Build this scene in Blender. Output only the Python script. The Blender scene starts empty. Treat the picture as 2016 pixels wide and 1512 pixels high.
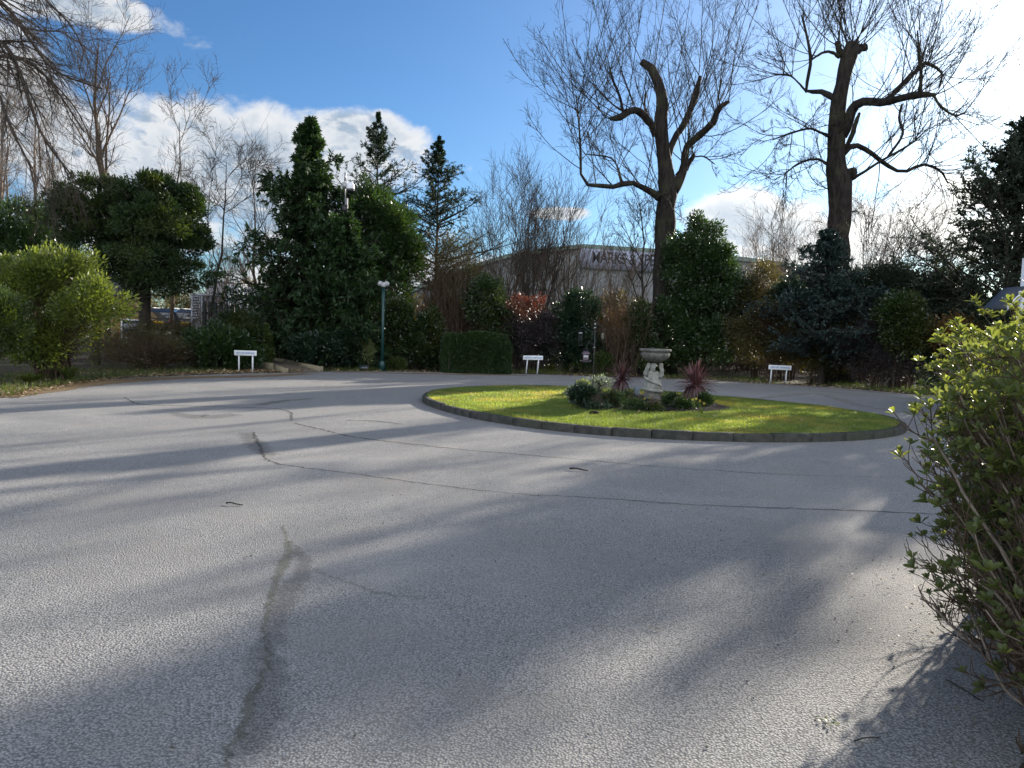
import bpy, math, random
import numpy as np
from mathutils import Vector, Matrix
SC = bpy.context.scene
COL = SC.collection
rad = math.radians

# ------------------------------------------------------------------ camera
F = 1515.0; CX, CY = 1008.0, 756.0
EYE = 1.55; PITCH = math.atan((756 - 650) / F); ROLL = 0.03
cp, sp = math.cos(PITCH), math.sin(PITCH); cr, sr = math.cos(ROLL), math.sin(ROLL)
cam_d = bpy.data.cameras.new('camera'); cam = bpy.data.objects.new('camera', cam_d); COL.objects.link(cam)
cam_d.sensor_width = 36.0; cam_d.lens = F / 2016 * 36.0; cam_d.clip_start = 0.05; cam_d.clip_end = 2000
Rv = Vector((cr, sr * sp, sr * cp)); Uv = Vector((-sr, cr * sp, cr * cp)); Fv = Rv.cross(Uv) * -1
cam.matrix_world = Matrix(((Rv.x, Uv.x, -Fv.x, 0), (Rv.y, Uv.y, -Fv.y, 0), (Rv.z, Uv.z, -Fv.z, EYE), (0, 0, 0, 1)))
SC.camera = cam

def ray(px, py):
    u = (px - CX) / F; v = (CY - py) / F
    u, v = u * cr - v * sr, u * sr + v * cr
    return np.array([u, cp + v * sp, -sp + v * cp])
def W(px, py, Y):
    d = ray(px, py); return d * (Y / d[1]) + np.array([0, 0, EYE])
def G(px, py, z=0.0):
    d = ray(px, py); return d * ((z - EYE) / d[2]) + np.array([0, 0, EYE])

# ------------------------------------------------------------------ sun, sky, exposure
SUN_AZ, SUN_EL = rad(38.3), rad(16.5)
SUNV = Vector((math.sin(SUN_AZ) * math.cos(SUN_EL), math.cos(SUN_AZ) * math.cos(SUN_EL), math.sin(SUN_EL)))
sl = bpy.data.lights.new('sun', 'SUN'); sl.energy = 4.6; sl.angle = rad(0.55); sl.color = (1.0, 0.91, 0.78)
so = bpy.data.objects.new('sun', sl); COL.objects.link(so)
so.rotation_euler = SUNV.to_track_quat('Z', 'Y').to_euler(); so.location = (20, 25, 30)
SKY_STR = 0.07
SC.view_settings.view_transform = 'Standard'; SC.view_settings.look = 'None'
SC.view_settings.gamma = 1; SC.view_settings.exposure = 1.42

wd = bpy.data.worlds.new('World'); SC.world = wd; wd.use_nodes = True
nt = wd.node_tree; nt.nodes.clear()
class NB:
    """tiny node-building helper"""
    def __init__(s, t): s.t = t
    def n(s, typ, **kw):
        nd = s.t.nodes.new(typ)
        for k, v in kw.items(): setattr(nd, k, v)
        return nd
    def put(s, sock, v):
        if isinstance(v, bpy.types.NodeSocket): s.t.links.new(v, sock)
        elif v is not None:
            if hasattr(sock.default_value, '__len__') and not hasattr(v, '__len__'): v = [v] * len(sock.default_value)
            if hasattr(v, '__len__') and len(sock.default_value) == 4 and len(v) == 3: v = (*v, 1)
            sock.default_value = v
    def m(s, op, a, b=None, c=None, clamp=False):
        nd = s.n('ShaderNodeMath', operation=op); nd.use_clamp = clamp
        for i, v in enumerate((a, b, c)): s.put(nd.inputs[i], v)
        return nd.outputs[0]
    def vm(s, op, a, b=None, out=0):
        nd = s.n('ShaderNodeVectorMath', operation=op); s.put(nd.inputs[0], a)
        if b is not None: s.put(nd.inputs[1], b)
        return nd.outputs[out]
    def mix(s, f, a, b, bt='MIX'):
        nd = s.n('ShaderNodeMix', data_type='RGBA', blend_type=bt)
        s.put(nd.inputs[0], f); s.put(nd.inputs[6], a); s.put(nd.inputs[7], b); return nd.outputs[2]
    def noise(s, vec, sc, det=4, rough=.55, dist=0, out=0):
        nd = s.n('ShaderNodeTexNoise'); s.put(nd.inputs['Vector'], vec); nd.inputs['Scale'].default_value = sc
        nd.inputs['Detail'].default_value = det; nd.inputs['Roughness'].default_value = rough
        nd.inputs['Distortion'].default_value = dist; return nd.outputs[out]
    def ss(s, v, a, b):
        nd = s.n('ShaderNodeMapRange', interpolation_type='SMOOTHSTEP'); s.put(nd.inputs[0], v)
        nd.inputs[1].default_value = a; nd.inputs[2].default_value = b; return nd.outputs[0]
B = NB(nt)
sky = B.n('ShaderNodeTexSky', sky_type='NISHITA'); sky.sun_disc = False
sky.sun_elevation = SUN_EL; sky.sun_rotation = SUN_AZ; sky.altitude = 50; sky.air_density = 1.0; sky.dust_density = 0.4; sky.ozone_density = 2.0
geo = B.n('ShaderNodeTexCoord'); dirv = B.vm('NORMALIZE', geo.outputs['Generated'])
sep = B.n('ShaderNodeSeparateXYZ'); B.put(sep.inputs[0], dirv)
az = B.m('MULTIPLY', B.m('ARCTAN2', sep.outputs[0], sep.outputs[1]), 57.2958)
el = B.m('MULTIPLY', B.m('ARCSINE', sep.outputs[2]), 57.2958)
cmb = B.n('ShaderNodeCombineXYZ'); B.put(cmb.inputs[0], az); B.put(cmb.inputs[1], B.m('MULTIPLY', el, 1.35))
cv = B.vm('SCALE', cmb.outputs[0]); cv.node.inputs[3].default_value = 0.1
n1 = B.noise(cv, 1.3, 7, .58, .25); n1u = B.noise(B.vm('ADD', cv, (.05, .085, 0)), 1.3, 7, .58, .25); n2 = B.noise(cv, 3.6, 6, .6, .4)
def azel(px, py):
    d = ray(px, py); d = d / np.linalg.norm(d); return math.degrees(math.atan2(d[0], d[1])), math.degrees(math.asin(d[2]))
# cloud banks: centre px,py ; half-sizes px ; weight
CL = [(520, 305, 330, 105, 1.0), (250, 330, 330, 150, .9), (50, 190, 220, 160, .62), (170, 15, 200, 42, .95), (395, 84, 60, 44, .16),
      (1110, 421, 68, 15, .95), (1450, 445, 120, 70, 1.0), (1640, 470, 170, 90, .95), (1900, 430, 240, 110, .75), (690, 270, 140, 55, .95), (400, 430, 500, 110, .7), (1000, 560, 900, 70, .75), (2420, 300, 280, 150, .7)]
dens = None
for (px, py, hx, hy, w) in CL:
    a0, e0 = azel(px, py); a1, _ = azel(px + hx, py); _, e1 = azel(px, py - hy)
    dx = B.m('DIVIDE', B.m('SUBTRACT', az, a0), abs(a1 - a0) * 1.15); dy = B.m('DIVIDE', B.m('SUBTRACT', el, e0), abs(e1 - e0) * 1.15)
    q = B.m('SUBTRACT', w, B.m('ADD', B.m('MULTIPLY', dx, dx), B.m('MULTIPLY', dy, dy)))
    dens = q if dens is None else B.m('MAXIMUM', dens, q)
dens = B.m('MAXIMUM', dens, -1.2)
d2 = B.m('ADD', B.m('ADD', dens, B.m('MULTIPLY', B.m('SUBTRACT', n1, .5), 2.6)), B.m('MULTIPLY', B.m('SUBTRACT', n2, .5), 1.0))
mask = B.m('MULTIPLY', B.ss(d2, 0.02, 0.62), 0.93)
thick = B.m('MAXIMUM', B.m('MULTIPLY', B.ss(d2, 0.45, 1.15), B.ss(n2, .68, .42)), B.m('MULTIPLY', B.ss(B.m('SUBTRACT', n1u, n1), .0, .09), B.ss(d2, .1, .5)))
sund = B.vm('DOT_PRODUCT', dirv, tuple(SUNV), out=1)
ccol = B.mix(thick, (4.8, 4.85, 4.9), (2.2, 2.7, 3.3))
glow_c = B.m('POWER', B.m('MAXIMUM', sund, 0), 26.0)
ccol = B.mix(B.m('MULTIPLY', glow_c, 1.0), ccol, (9, 8.6, 7.8))
skyc = B.n('ShaderNodeHueSaturation'); skyc.inputs['Saturation'].default_value = 1.05; skyc.inputs['Value'].default_value = 1.0
B.put(skyc.inputs['Color'], sky.outputs[0])
base = B.mix(1.0, skyc.outputs[0], (0.40, 0.595, 0.81), 'MULTIPLY')
comb = B.mix(mask, base, ccol)
# bright cloud added in the unseen sky behind the camera, fill for shaded ground
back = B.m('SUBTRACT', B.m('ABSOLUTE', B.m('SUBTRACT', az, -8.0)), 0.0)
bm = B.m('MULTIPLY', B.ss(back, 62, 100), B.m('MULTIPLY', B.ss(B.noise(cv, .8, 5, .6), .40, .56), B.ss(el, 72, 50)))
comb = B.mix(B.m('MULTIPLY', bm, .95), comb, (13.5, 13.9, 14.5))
g1 = B.m('MULTIPLY', B.m('POWER', B.m('MAXIMUM', sund, 0), 60.0), 7.0)
g2 = B.m('MULTIPLY', B.m('POWER', B.m('MAXIMUM', sund, 0), 9.0), 1.6)
gl = B.vm('SCALE', (1.0, .96, .90)); B.put(gl.node.inputs[3], B.m('ADD', g1, g2))
comb = B.mix(1.0, comb, gl, 'ADD')
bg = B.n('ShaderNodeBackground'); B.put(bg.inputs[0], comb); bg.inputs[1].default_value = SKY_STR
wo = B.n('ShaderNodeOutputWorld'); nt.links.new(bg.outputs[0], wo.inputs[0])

# ------------------------------------------------------------------ materials
def new_mat(name):
    m = bpy.data.materials.new(name); m.use_nodes = True; t = m.node_tree; t.nodes.clear()
    return m, NB(t)
def finish(B, sh, disp=None):
    o = B.n('ShaderNodeOutputMaterial'); B.t.links.new(sh, o.inputs[0])
def principled(B, col, rough=.6, normal=None, spec=.5, metal=0, coat=0):
    p = B.n('ShaderNodeBsdfPrincipled'); B.put(p.inputs['Base Color'], col); B.put(p.inputs['Roughness'], rough)
    p.inputs['Specular IOR Level'].default_value = spec; p.inputs['Metallic'].default_value = metal
    p.inputs['Coat Weight'].default_value = coat
    if normal is not None: B.put(p.inputs['Normal'], normal)
    return p.outputs[0]
def bump(B, h, strength=.5, dist=.01):
    b = B.n('ShaderNodeBump'); b.inputs['Strength'].default_value = strength; b.inputs['Distance'].default_value = dist
    B.put(b.inputs['Height'], h); return b.outputs[0]
def ocoord(B): return B.n('ShaderNodeTexCoord').outputs['Object']
def wpos(B): return B.n('ShaderNodeNewGeometry').outputs['Position']

def leaf_mat(name, c1, c2, trans=.35, tcol=None, rough=.45, spec=.5, patch=None):
    m, B = new_mat(name)
    g = B.n('ShaderNodeNewGeometry'); r = g.outputs['Random Per Island']
    col = B.mix(r, c1, c2)
    pn = B.noise(g.outputs['Position'], .8, 3)
    if patch: col = B.mix(B.ss(pn, .48, .66), col, patch)
    h = B.n('ShaderNodeHueSaturation'); B.put(h.inputs['Color'], col)
    B.put(h.inputs['Value'], B.m('ADD', .38, B.m('MULTIPLY', B.noise(g.outputs['Position'], 2.2, 2), .85)))
    col = h.outputs[0]
    p = principled(B, col, rough, spec=spec)
    if trans > 0:
        t = B.n('ShaderNodeBsdfTranslucent')
        B.put(t.inputs[0], B.mix(1.0, col, tcol or (1.9, 1.9, .9), 'MULTIPLY'))
        mx = B.n('ShaderNodeMixShader'); mx.inputs[0].default_value = trans
        B.t.links.new(p, mx.inputs[1]); B.t.links.new(t.outputs[0], mx.inputs[2]); finish(B, mx.outputs[0])
    else: finish(B, p)
    return m
def bark_mat(name, c1, c2, sc=6, moss=None):
    m, B = new_mat(name); p = wpos(B)
    mp = B.n('ShaderNodeMapping'); B.put(mp.inputs[0], p); mp.inputs['Scale'].default_value = (1, 1, .22)
    n = B.noise(mp.outputs[0], sc * 2, 6, .65); n2 = B.noise(p, 1.3, 3)
    col = B.mix(B.ss(n, .35, .65), c1, c2)
    if moss: col = B.mix(B.m('MULTIPLY', B.ss(n2, .5, .7), .7), col, moss)
    finish(B, principled(B, col, .9, bump(B, n, .9, .03), spec=.2)); return m
def plain(name, c, rough=.5, metal=0, var=.15, sc=8, bmp=0.0, spec=.5, coat=0):
    m, B = new_mat(name); p = ocoord(B); n = B.noise(p, sc, 5, .6)
    c2 = tuple(x * (1 - var * 2) for x in c)
    col = B.mix(B.ss(n, .3, .75), c, c2)
    finish(B, principled(B, col, rough, bump(B, B.noise(p, sc * 8, 4), .5, bmp) if bmp else None, spec=spec, metal=metal, coat=coat)); return m
M = {}
M['yellowgreen'] = leaf_mat('leaf_yellow_green', (.055, .085, .022), (.165, .205, .055), .45, (2.4, 2.3, .8), .4)
M['boxgreen'] = leaf_mat('leaf_box_green', (.045, .080, .022), (.095, .135, .04), .4, (2.2, 2.1, .7), .45)
M['laurel'] = leaf_mat('leaf_laurel', (.022, .050, .018), (.05, .085, .028), .25, (2.2, 2.3, .7), .28, .6)
M['laureldark'] = leaf_mat('leaf_dark_laurel', (.014, .034, .020), (.030, .055, .028), .18, (2, 2.2, .8), .3, .6)
M['yew'] = leaf_mat('needles_yew', (.016, .036, .014), (.040, .068, .020), .2, (2.2, 2.3, .6), .55, .3, patch=(.05, .068, .018))
M['cypress'] = leaf_mat('sprays_cypress', (.018, .042, .016), (.038, .074, .024), .2, (2.2, 2.3, .6), .55, .3)
M['spruce'] = leaf_mat('needles_spruce', (.014, .032, .020), (.030, .055, .030), .12, (2, 2.2, .8), .55, .3)
M['bluespruce'] = leaf_mat('needles_blue_spruce', (.024, .044, .042), (.046, .070, .062), .1, (1.6, 2, 1.4), .5, .3)
M['cedar'] = leaf_mat('needles_cedar', (.024, .040, .028), (.048, .060, .040), .15, (1.8, 2, 1.0), .55, .3)
M['olive'] = leaf_mat('leaf_olive_brown', (.050, .055, .020), (.11, .095, .032), .35, (2.2, 1.9, .7), .5, patch=(.07, .05, .028))
M['russet'] = leaf_mat('leaf_russet', (.11, .06, .022), (.19, .11, .035), .35, (2, 1.6, .6), .5)
M['red'] = leaf_mat('leaf_red', (.085, .038, .024), (.17, .055, .034), .3, (1.6, 1.1, .8), .4)
M['purple'] = leaf_mat('leaf_purple_grey', (.035, .032, .034), (.065, .05, .05), .25, (1.6, 1.4, 1.2), .45)
M['ivy'] = leaf_mat('leaf_ivy', (.020, .045, .016), (.048, .075, .024), .25, (2.2, 2.2, .6), .25, .6, patch=(.058, .074, .022))
M['hedge'] = leaf_mat('leaf_hedge', (.024, .050, .018), (.046, .078, .022), .2, (2, 2.1, .7), .5, .35)
M['variegated'] = leaf_mat('leaf_variegated', (.30, .32, .15), (.10, .16, .05), .3, (1.5, 1.5, .8), .45)
M['pale'] = leaf_mat('leaf_pale', (.30, .33, .25), (.15, .19, .12), .3, (1.3, 1.4, 1), .5)
M['cordyline'] = leaf_mat('leaf_cordyline', (.09, .042, .046), (.19, .10, .10), .22, (1.5, 1.1, 1.1), .3, .6)
M['nearleaf'] = leaf_mat('leaf_hedge_near', (.075, .105, .042), (.135, .165, .06), .46, (2.8, 2.5, .9), .42, .45)
M['grass'] = leaf_mat('grass_blades', (.10, .155, .048), (.195, .25, .09), .55, (2.6, 2.4, .9), .5, .3, patch=(.25, .24, .09))
M['wildgrass'] = leaf_mat('wild_grass', (.055, .095, .025), (.12, .15, .045), .35, (2, 2, .7), .5, .3)
M['straw'] = leaf_mat('dry_stems', (.20, .15, .08), (.32, .26, .15), .3, (1.3, 1.2, 1), .6, .3)
M['litter'] = leaf_mat('leaf_litter', (.20, .13, .06), (.42, .33, .20), .1, (1.2, 1.1, .9), .6, .3)
M['daffodil'] = leaf_mat('daffodil_petal', (.42, .36, .08), (.5, .46, .14), .4, (1.2, 1.1, .5), .5, .3)
M['bark'] = bark_mat('bark_dark', (.020, .017, .014), (.048, .040, .033), 6, (.045, .05, .025))
M['barkpol'] = bark_mat('bark_pollard', (.012, .010, .009), (.036, .030, .026), 5, (.05, .052, .026))
M['twig'] = bark_mat('bark_twig', (.042, .034, .028), (.082, .066, .054), 8)
M['twigbrown'] = bark_mat('twig_brown', (.060, .042, .030), (.11, .078, .054), 8)
M['twiggrey'] = bark_mat('twig_grey', (.15, .12, .10), (.25, .21, .175), 8)
M['cut'] = plain('cut_wood', (.30, .24, .16), .8, bmp=.004)

# asphalt
def asphalt_mat():
    m, B = new_mat('asphalt'); p = wpos(B)
    v = B.n('ShaderNodeTexVoronoi'); B.put(v.inputs['Vector'], p); v.inputs['Scale'].default_value = 90; v.inputs['Randomness'].default_value = 1
    fine = B.noise(p, 260, 3, .7); mid = B.noise(p, 9, 5, .6); big = B.noise(p, .55, 5, .55, .4); clump = B.noise(p, 62, 3, .6)
    stone = B.n('ShaderNodeSeparateColor'); B.put(stone.inputs[0], v.outputs['Color'])
    col = B.mix(B.ss(v.outputs['Distance'], .25, .75), B.mix(stone.outputs[0], (.26, .258, .255), (.40, .395, .385)), (.135, .134, .133))
    col = B.mix(B.m('MULTIPLY', B.ss(mid, .45, .72), .42), col, (.19, .186, .184))
    col = B.mix(B.m('MULTIPLY', B.ss(big, .45, .62), .38), col, (.20, .196, .192))
    big2 = B.noise(B.vm('ADD', p, (31, 17, 3)), .28, 4, .6, .3)
    col = B.mix(B.m('MULTIPLY', B.ss(big2, .5, .72), .35), col, (.37, .36, .34))
    warm = B.noise(B.vm('ADD', p, (5, 9, 2)), 1.7, 5, .65)
    col = B.mix(B.m('MULTIPLY', B.ss(warm, .52, .75), .38), col, (.27, .245, .205))
    lichen = B.noise(p, 3.3, 2, .5)
    col = B.mix(B.m('MULTIPLY', B.ss(lichen, .74, .80), .25), col, (.5, .48, .44))
    h = B.m('ADD', B.m('MULTIPLY', B.m('SUBTRACT', 1, v.outputs['Distance']), 1.0), B.m('ADD', B.m('MULTIPLY', fine, .35), B.m('MULTIPLY', clump, .9)))
    b1 = B.n('ShaderNodeBump'); b1.inputs['Strength'].default_value = .85; b1.inputs['Distance'].default_value = .008; B.put(b1.inputs['Height'], h)
    b2 = B.n('ShaderNodeBump'); b2.inputs['Strength'].default_value = .35; b2.inputs['Distance'].default_value = .06
    B.put(b2.inputs['Height'], B.noise(p, 1.1, 3, .5)); B.put(b2.inputs['Normal'], b1.outputs[0])
    finish(B, principled(B, col, .85, b2.outputs[0], spec=.18)); return m
M['asphalt'] = asphalt_mat()
def ground_mat(name, c1, c2, c3, sc=3, rough=.95, bd=.03):
    m, B = new_mat(name); p = wpos(B)
    n = B.noise(p, sc, 6, .65); f = B.noise(p, sc * 14, 4, .7); g = B.noise(p, .4, 3)
    col = B.mix(B.ss(n, .35, .65), c1, c2); col = B.mix(B.m('MULTIPLY', B.ss(g, .45, .65), .6), col, c3)
    finish(B, principled(B, col, rough, bump(B, B.m('ADD', n, f), .9, bd), spec=.2)); return m
M['soil'] = ground_mat('soil', (.040, .030, .020), (.075, .055, .036), (.045, .050, .022))
M['bedsoil'] = ground_mat('bed_soil', (.012, .010, .008), (.028, .022, .017), (.02, .017, .013), 9)
M['turf'] = ground_mat('turf', (.08, .115, .030), (.14, .17, .042), (.12, .15, .04), 6, .95, .02)
M['kerb'] = ground_mat('kerb_stone', (.035, .036, .034), (.070, .068, .062), (.042, .050, .028), 8, .85, .012)
M['path'] = ground_mat('path_concrete', (.13, .105, .08), (.18, .145, .11), (.11, .09, .07), 6, .9, .008)
M['field'] = ground_mat('rough_ground', (.055, .055, .030), (.09, .08, .045), (.06, .07, .03), 1.2)
# stains / joints: the mark has its own ragged outline, read from an 'edge' attribute
def mark_mat(name, c, amount=.8, sc=10, rough=.9, thr=.35):
    m, B = new_mat(name); p = wpos(B)
    at = B.n('ShaderNodeAttribute'); at.attribute_name = 'edge'
    n = B.noise(p, sc, 5, .7); n2 = B.noise(p, sc * 8, 3, .7)
    a = B.m('SUBTRACT', B.m('ADD', B.m('MULTIPLY', n, .9), B.m('MULTIPLY', n2, .5)), B.m('MULTIPLY', at.outputs['Fac'], .85))
    a = B.m('MULTIPLY', B.ss(a, thr - .15, thr + .2), amount)
    pr = principled(B, B.mix(n2, c, tuple(x * .55 for x in c)), rough, bump(B, n2, .8, .006), spec=.25)
    tr = B.n('ShaderNodeBsdfTransparent'); mx = B.n('ShaderNodeMixShader'); B.put(mx.inputs[0], a)
    B.t.links.new(tr.outputs[0], mx.inputs[1]); B.t.links.new(pr, mx.inputs[2]); finish(B, mx.outputs[0]); return m
M['joint'] = mark_mat('dark_joint', (.075, .073, .07), .68, 5, thr=.42)
M['moss'] = mark_mat('moss_stain', (.16, .16, .09), .34, 4)
M['dirt_sun'] = mark_mat('dirt_sun_stain', (.26, .17, .08), .7, 3, thr=.25)  # verge dirt, and the painted sunlit tone of one far stretch
M['grit'] = mark_mat('dark_patch', (.14, .135, .13), .28, 7)
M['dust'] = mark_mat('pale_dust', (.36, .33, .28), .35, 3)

M['white'] = plain('white_paint', (.74, .76, .78), .4, var=.05)
M['blue'] = plain('blue_letter', (.10, .22, .45), .5, var=.02)
M['stone'] = ground_mat('cast_stone', (.20, .205, .18), (.32, .32, .29), (.15, .17, .11), 7, .9, .01)
M['stonedark'] = ground_mat('weathered_stone', (.11, .11, .10), (.19, .185, .165), (.10, .11, .08), 9, .9, .01)
M['greypost'] = plain('galvanised_steel', (.42, .43, .44), .45, .6)
M['greenpost'] = plain('green_paint', (.008, .05, .05), .4)
M['black'] = plain('black_metal', (.02, .02, .022), .45)
M['blackdome'] = plain('black_dome', (.012, .012, .014), .12)
M['glasslamp'] = plain('frosted_lamp', (.40, .40, .40), .25)
M['timber'] = plain('weathered_timber', (.25, .215, .14), .85, bmp=.005, sc=4)
M['picket'] = plain('dark_stained_timber', (.018, .020, .018), .8)
M['container'] = plain('container_paint', (.30, .32, .36), .5, var=.1, sc=2)
M['cabin'] = plain('cabin_panel', (.34, .36, .38), .6, var=.08, sc=2)
M['brick'] = plain('buff_brick', (.36, .27, .14), .9, sc=5)
M['brickyel'] = plain('ochre_brick', (.26, .16, .05), .9, sc=5)
M['render'] = plain('white_render', (.62, .66, .72), .8, var=.04)
M['slate'] = plain('roof_slate', (.06, .065, .075), .6)
M['copper'] = plain('purple_metal', (.13, .095, .12), .4, .4)
M['stonegrey'] = plain('blue_grey_slab', (.20, .24, .27), .8)
M['cladding'] = plain('warehouse_cladding', (.14, .148, .146), .6, var=.05, sc=.3)
M['roofgreen'] = plain('warehouse_green', (.13, .18, .15), .6, sc=.3)
M['banner'] = plain('banner_white', (.30, .32, .40), .6, var=.03)
M['ink'] = plain('sign_black', (.02, .02, .025), .6)
M['carpaint'] = plain('dark_car_paint', (.018, .02, .026), .2, .3, coat=1)
M['carpaint2'] = plain('blue_grey_car_paint', (.06, .075, .11), .2, .4, coat=1)
M['glass'] = plain('dark_glass', (.03, .04, .055), .06, spec=.9)
M['plate'] = plain('yellow_plate', (.75, .55, .05), .5, var=.03)
M['tail'] = plain('red_lamp', (.4, .02, .02), .25)
M['rubber'] = plain('rubber', (.015, .015, .015), .8)
M['seed'] = plain('bird_seed', (.18, .13, .07), .9)

# ------------------------------------------------------------------ mesh helpers
def tag(o, label=None, cat=None, group=None, kind=None):
    if label: o['label'] = label
    if cat: o['category'] = cat
    if group: o['group'] = group
    if kind: o['kind'] = kind
    return o
def empty(name, loc, label, cat, group=None):
    o = bpy.data.objects.new(name, None); COL.objects.link(o); o.location = tuple(loc); o.empty_display_size = .2
    return tag(o, label, cat, group)
def make(name, V, FL, mat, parent=None, smooth=False, attr=None):
    """FL: list of integer arrays (n,3) or (n,4) or python lists of polygons"""
    me = bpy.data.meshes.new(name); V = np.asarray(V, dtype=np.float64)
    if parent is not None:
        V = V - np.array(parent.matrix_basis.translation) if parent.parent is None else V - np.array(parent.matrix_basis.translation) - np.array(parent.parent.matrix_basis.translation)
    loops = []; tot = []
    for f in FL:
        if isinstance(f, np.ndarray):
            if len(f) == 0: continue
            loops.append(f.reshape(-1)); tot.append(np.full(len(f), f.shape[1]))
        else:
            for q in f: loops.append(np.array(q)); tot.append(np.array([len(q)]))
    L = np.concatenate(loops).astype(np.int32); T = np.concatenate(tot).astype(np.int32)
    S = np.concatenate([[0], np.cumsum(T)[:-1]]).astype(np.int32)
    me.vertices.add(len(V)); me.vertices.foreach_set('co', V.reshape(-1).astype(np.float32))
    me.loops.add(len(L)); me.loops.foreach_set('vertex_index', L)
    me.polygons.add(len(T)); me.polygons.foreach_set('loop_start', S)
    try: me.polygons.foreach_set('loop_total', T)
    except Exception: pass
    if attr is not None:
        a = me.attributes.new('edge', 'FLOAT', 'POINT'); a.data.foreach_set('value', np.asarray(attr, dtype=np.float32))
    me.update(calc_edges=True); me.validate()
    if smooth: me.polygons.foreach_set('use_smooth', np.ones(len(me.polygons), dtype=bool))
    me.materials.append(mat); o = bpy.data.objects.new(name, me); COL.objects.link(o)
    if parent is not None: o.parent = parent
    return o
class MB:
    def __init__(s): s.V = []; s.F = []; s.n = 0
    def add(s, V, FL):
        V = np.asarray(V, float).reshape(-1, 3); s.V.append(V)
        for f in FL:
            if isinstance(f, np.ndarray): s.F.append(f + s.n)
            else: s.F.append([[i + s.n for i in q] for q in f])
        s.n += len(V); return s
    def box(s, c, size, rz=0, top=1.0, rot=None):
        x, y, z = [q / 2 for q in size]
        v = np.array([(-x, -y, -z), (x, -y, -z), (x, y, -z), (-x, y, -z), (-x * top, -y * top, z), (x * top, -y * top, z), (x * top, y * top, z), (-x * top, y * top, z)])
        if rot is not None: v = v @ np.array(rot).T
        if rz:
            c_, s_ = math.cos(rz), math.sin(rz); v = v @ np.array([[c_, s_, 0], [-s_, c_, 0], [0, 0, 1]])
        return s.add(v + np.array(c), [[[0, 3, 2, 1], [4, 5, 6, 7], [0, 1, 5, 4], [1, 2, 6, 5], [2, 3, 7, 6], [3, 0, 4, 7]]])
    def tube(s, P, R, n=8, cap=True):
        P = np.asarray(P, float)[None]; R = np.broadcast_to(np.asarray(R, float), (P.shape[1],))[None]
        V, Q = tubes(P, R, n); k = P.shape[1]
        s.add(V, [Q]);
        if cap:
            b = s.n - len(V); s.F.append([[b + i for i in range(n)][::-1], [b + (k - 1) * n + i for i in range(n)]])
        return s
    def lathe(s, prof, c, n=24, sx=1, sy=1):
        a = np.linspace(0, 2 * np.pi, n, endpoint=False); V = []
        for r, z in prof: V.append(np.stack([np.cos(a) * r * sx, np.sin(a) * r * sy, np.full(n, z)], 1))
        V = np.concatenate(V) + np.array(c); k = len(prof); i = np.arange(n); j = (i + 1) % n
        Q = np.concatenate([np.stack([i + r * n, j + r * n, j + (r + 1) * n, i + (r + 1) * n], 1) for r in range(k - 1)])
        return s.add(V, [Q, [list(range(n))[::-1], [(k - 1) * n + q for q in range(n)]]])
    def prism(s, poly, z0, z1):
        n = len(poly); V = [(x, y, z0) for x, y in poly] + [(x, y, z1) for x, y in poly]
        return s.add(V, [[list(range(n))[::-1], list(range(n, 2 * n))] + [[i, (i + 1) % n, n + (i + 1) % n, n + i] for i in range(n)]])
    def build(s, name, mat, parent=None, smooth=False): return make(name, np.concatenate(s.V), s.F, mat, parent, smooth)
def norm(a): return a / np.maximum(np.linalg.norm(a, axis=-1, keepdims=True), 1e-9)
def tubes(P, R, n=3):
    """P (N,k,3), R (N,k) -> verts, quads"""
    N, k, _ = P.shape; T = np.empty_like(P); T[:, 1:-1] = P[:, 2:] - P[:, :-2]; T[:, 0] = P[:, 1] - P[:, 0]; T[:, -1] = P[:, -1] - P[:, -2]; T = norm(T)
    T0 = norm(P[:, -1] - P[:, 0] + 1e-6); ref = np.where(np.abs(T0[:, 2:3]) > .8, np.array([[1., 0, 0]]), np.array([[0, 0, 1.]]))[:, None, :]
    A = norm(np.cross(T, np.broadcast_to(ref, T.shape))); Bn = np.cross(T, A)
    a = np.linspace(0, 2 * np.pi, n, endpoint=False)
    V = P[:, :, None, :] + R[:, :, None, None] * (A[:, :, None, :] * np.cos(a)[None, None, :, None] + Bn[:, :, None, :] * np.sin(a)[None, None, :, None])
    i = np.arange(n); j = (i + 1) % n; r = np.arange(k - 1)[:, None]
    q = np.stack([r * n + i, r * n + j, (r + 1) * n + j, (r + 1) * n + i], -1).reshape(-1, 4)
    Q = (q[None] + (np.arange(N) * k * n)[:, None, None]).reshape(-1, 4)
    return V.reshape(-1, 3), Q
def interp(P, R, idx, t):
    k = P.shape[1]; f = t * (k - 1); i = np.clip(f.astype(int), 0, k - 2); w = (f - i)[:, None]
    a = P[idx, i]; b = P[idx, i + 1]; r = R[idx, i] * (1 - w[:, 0]) + R[idx, i + 1] * w[:, 0]
    return a * (1 - w) + b * w, norm(b - a), r
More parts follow.
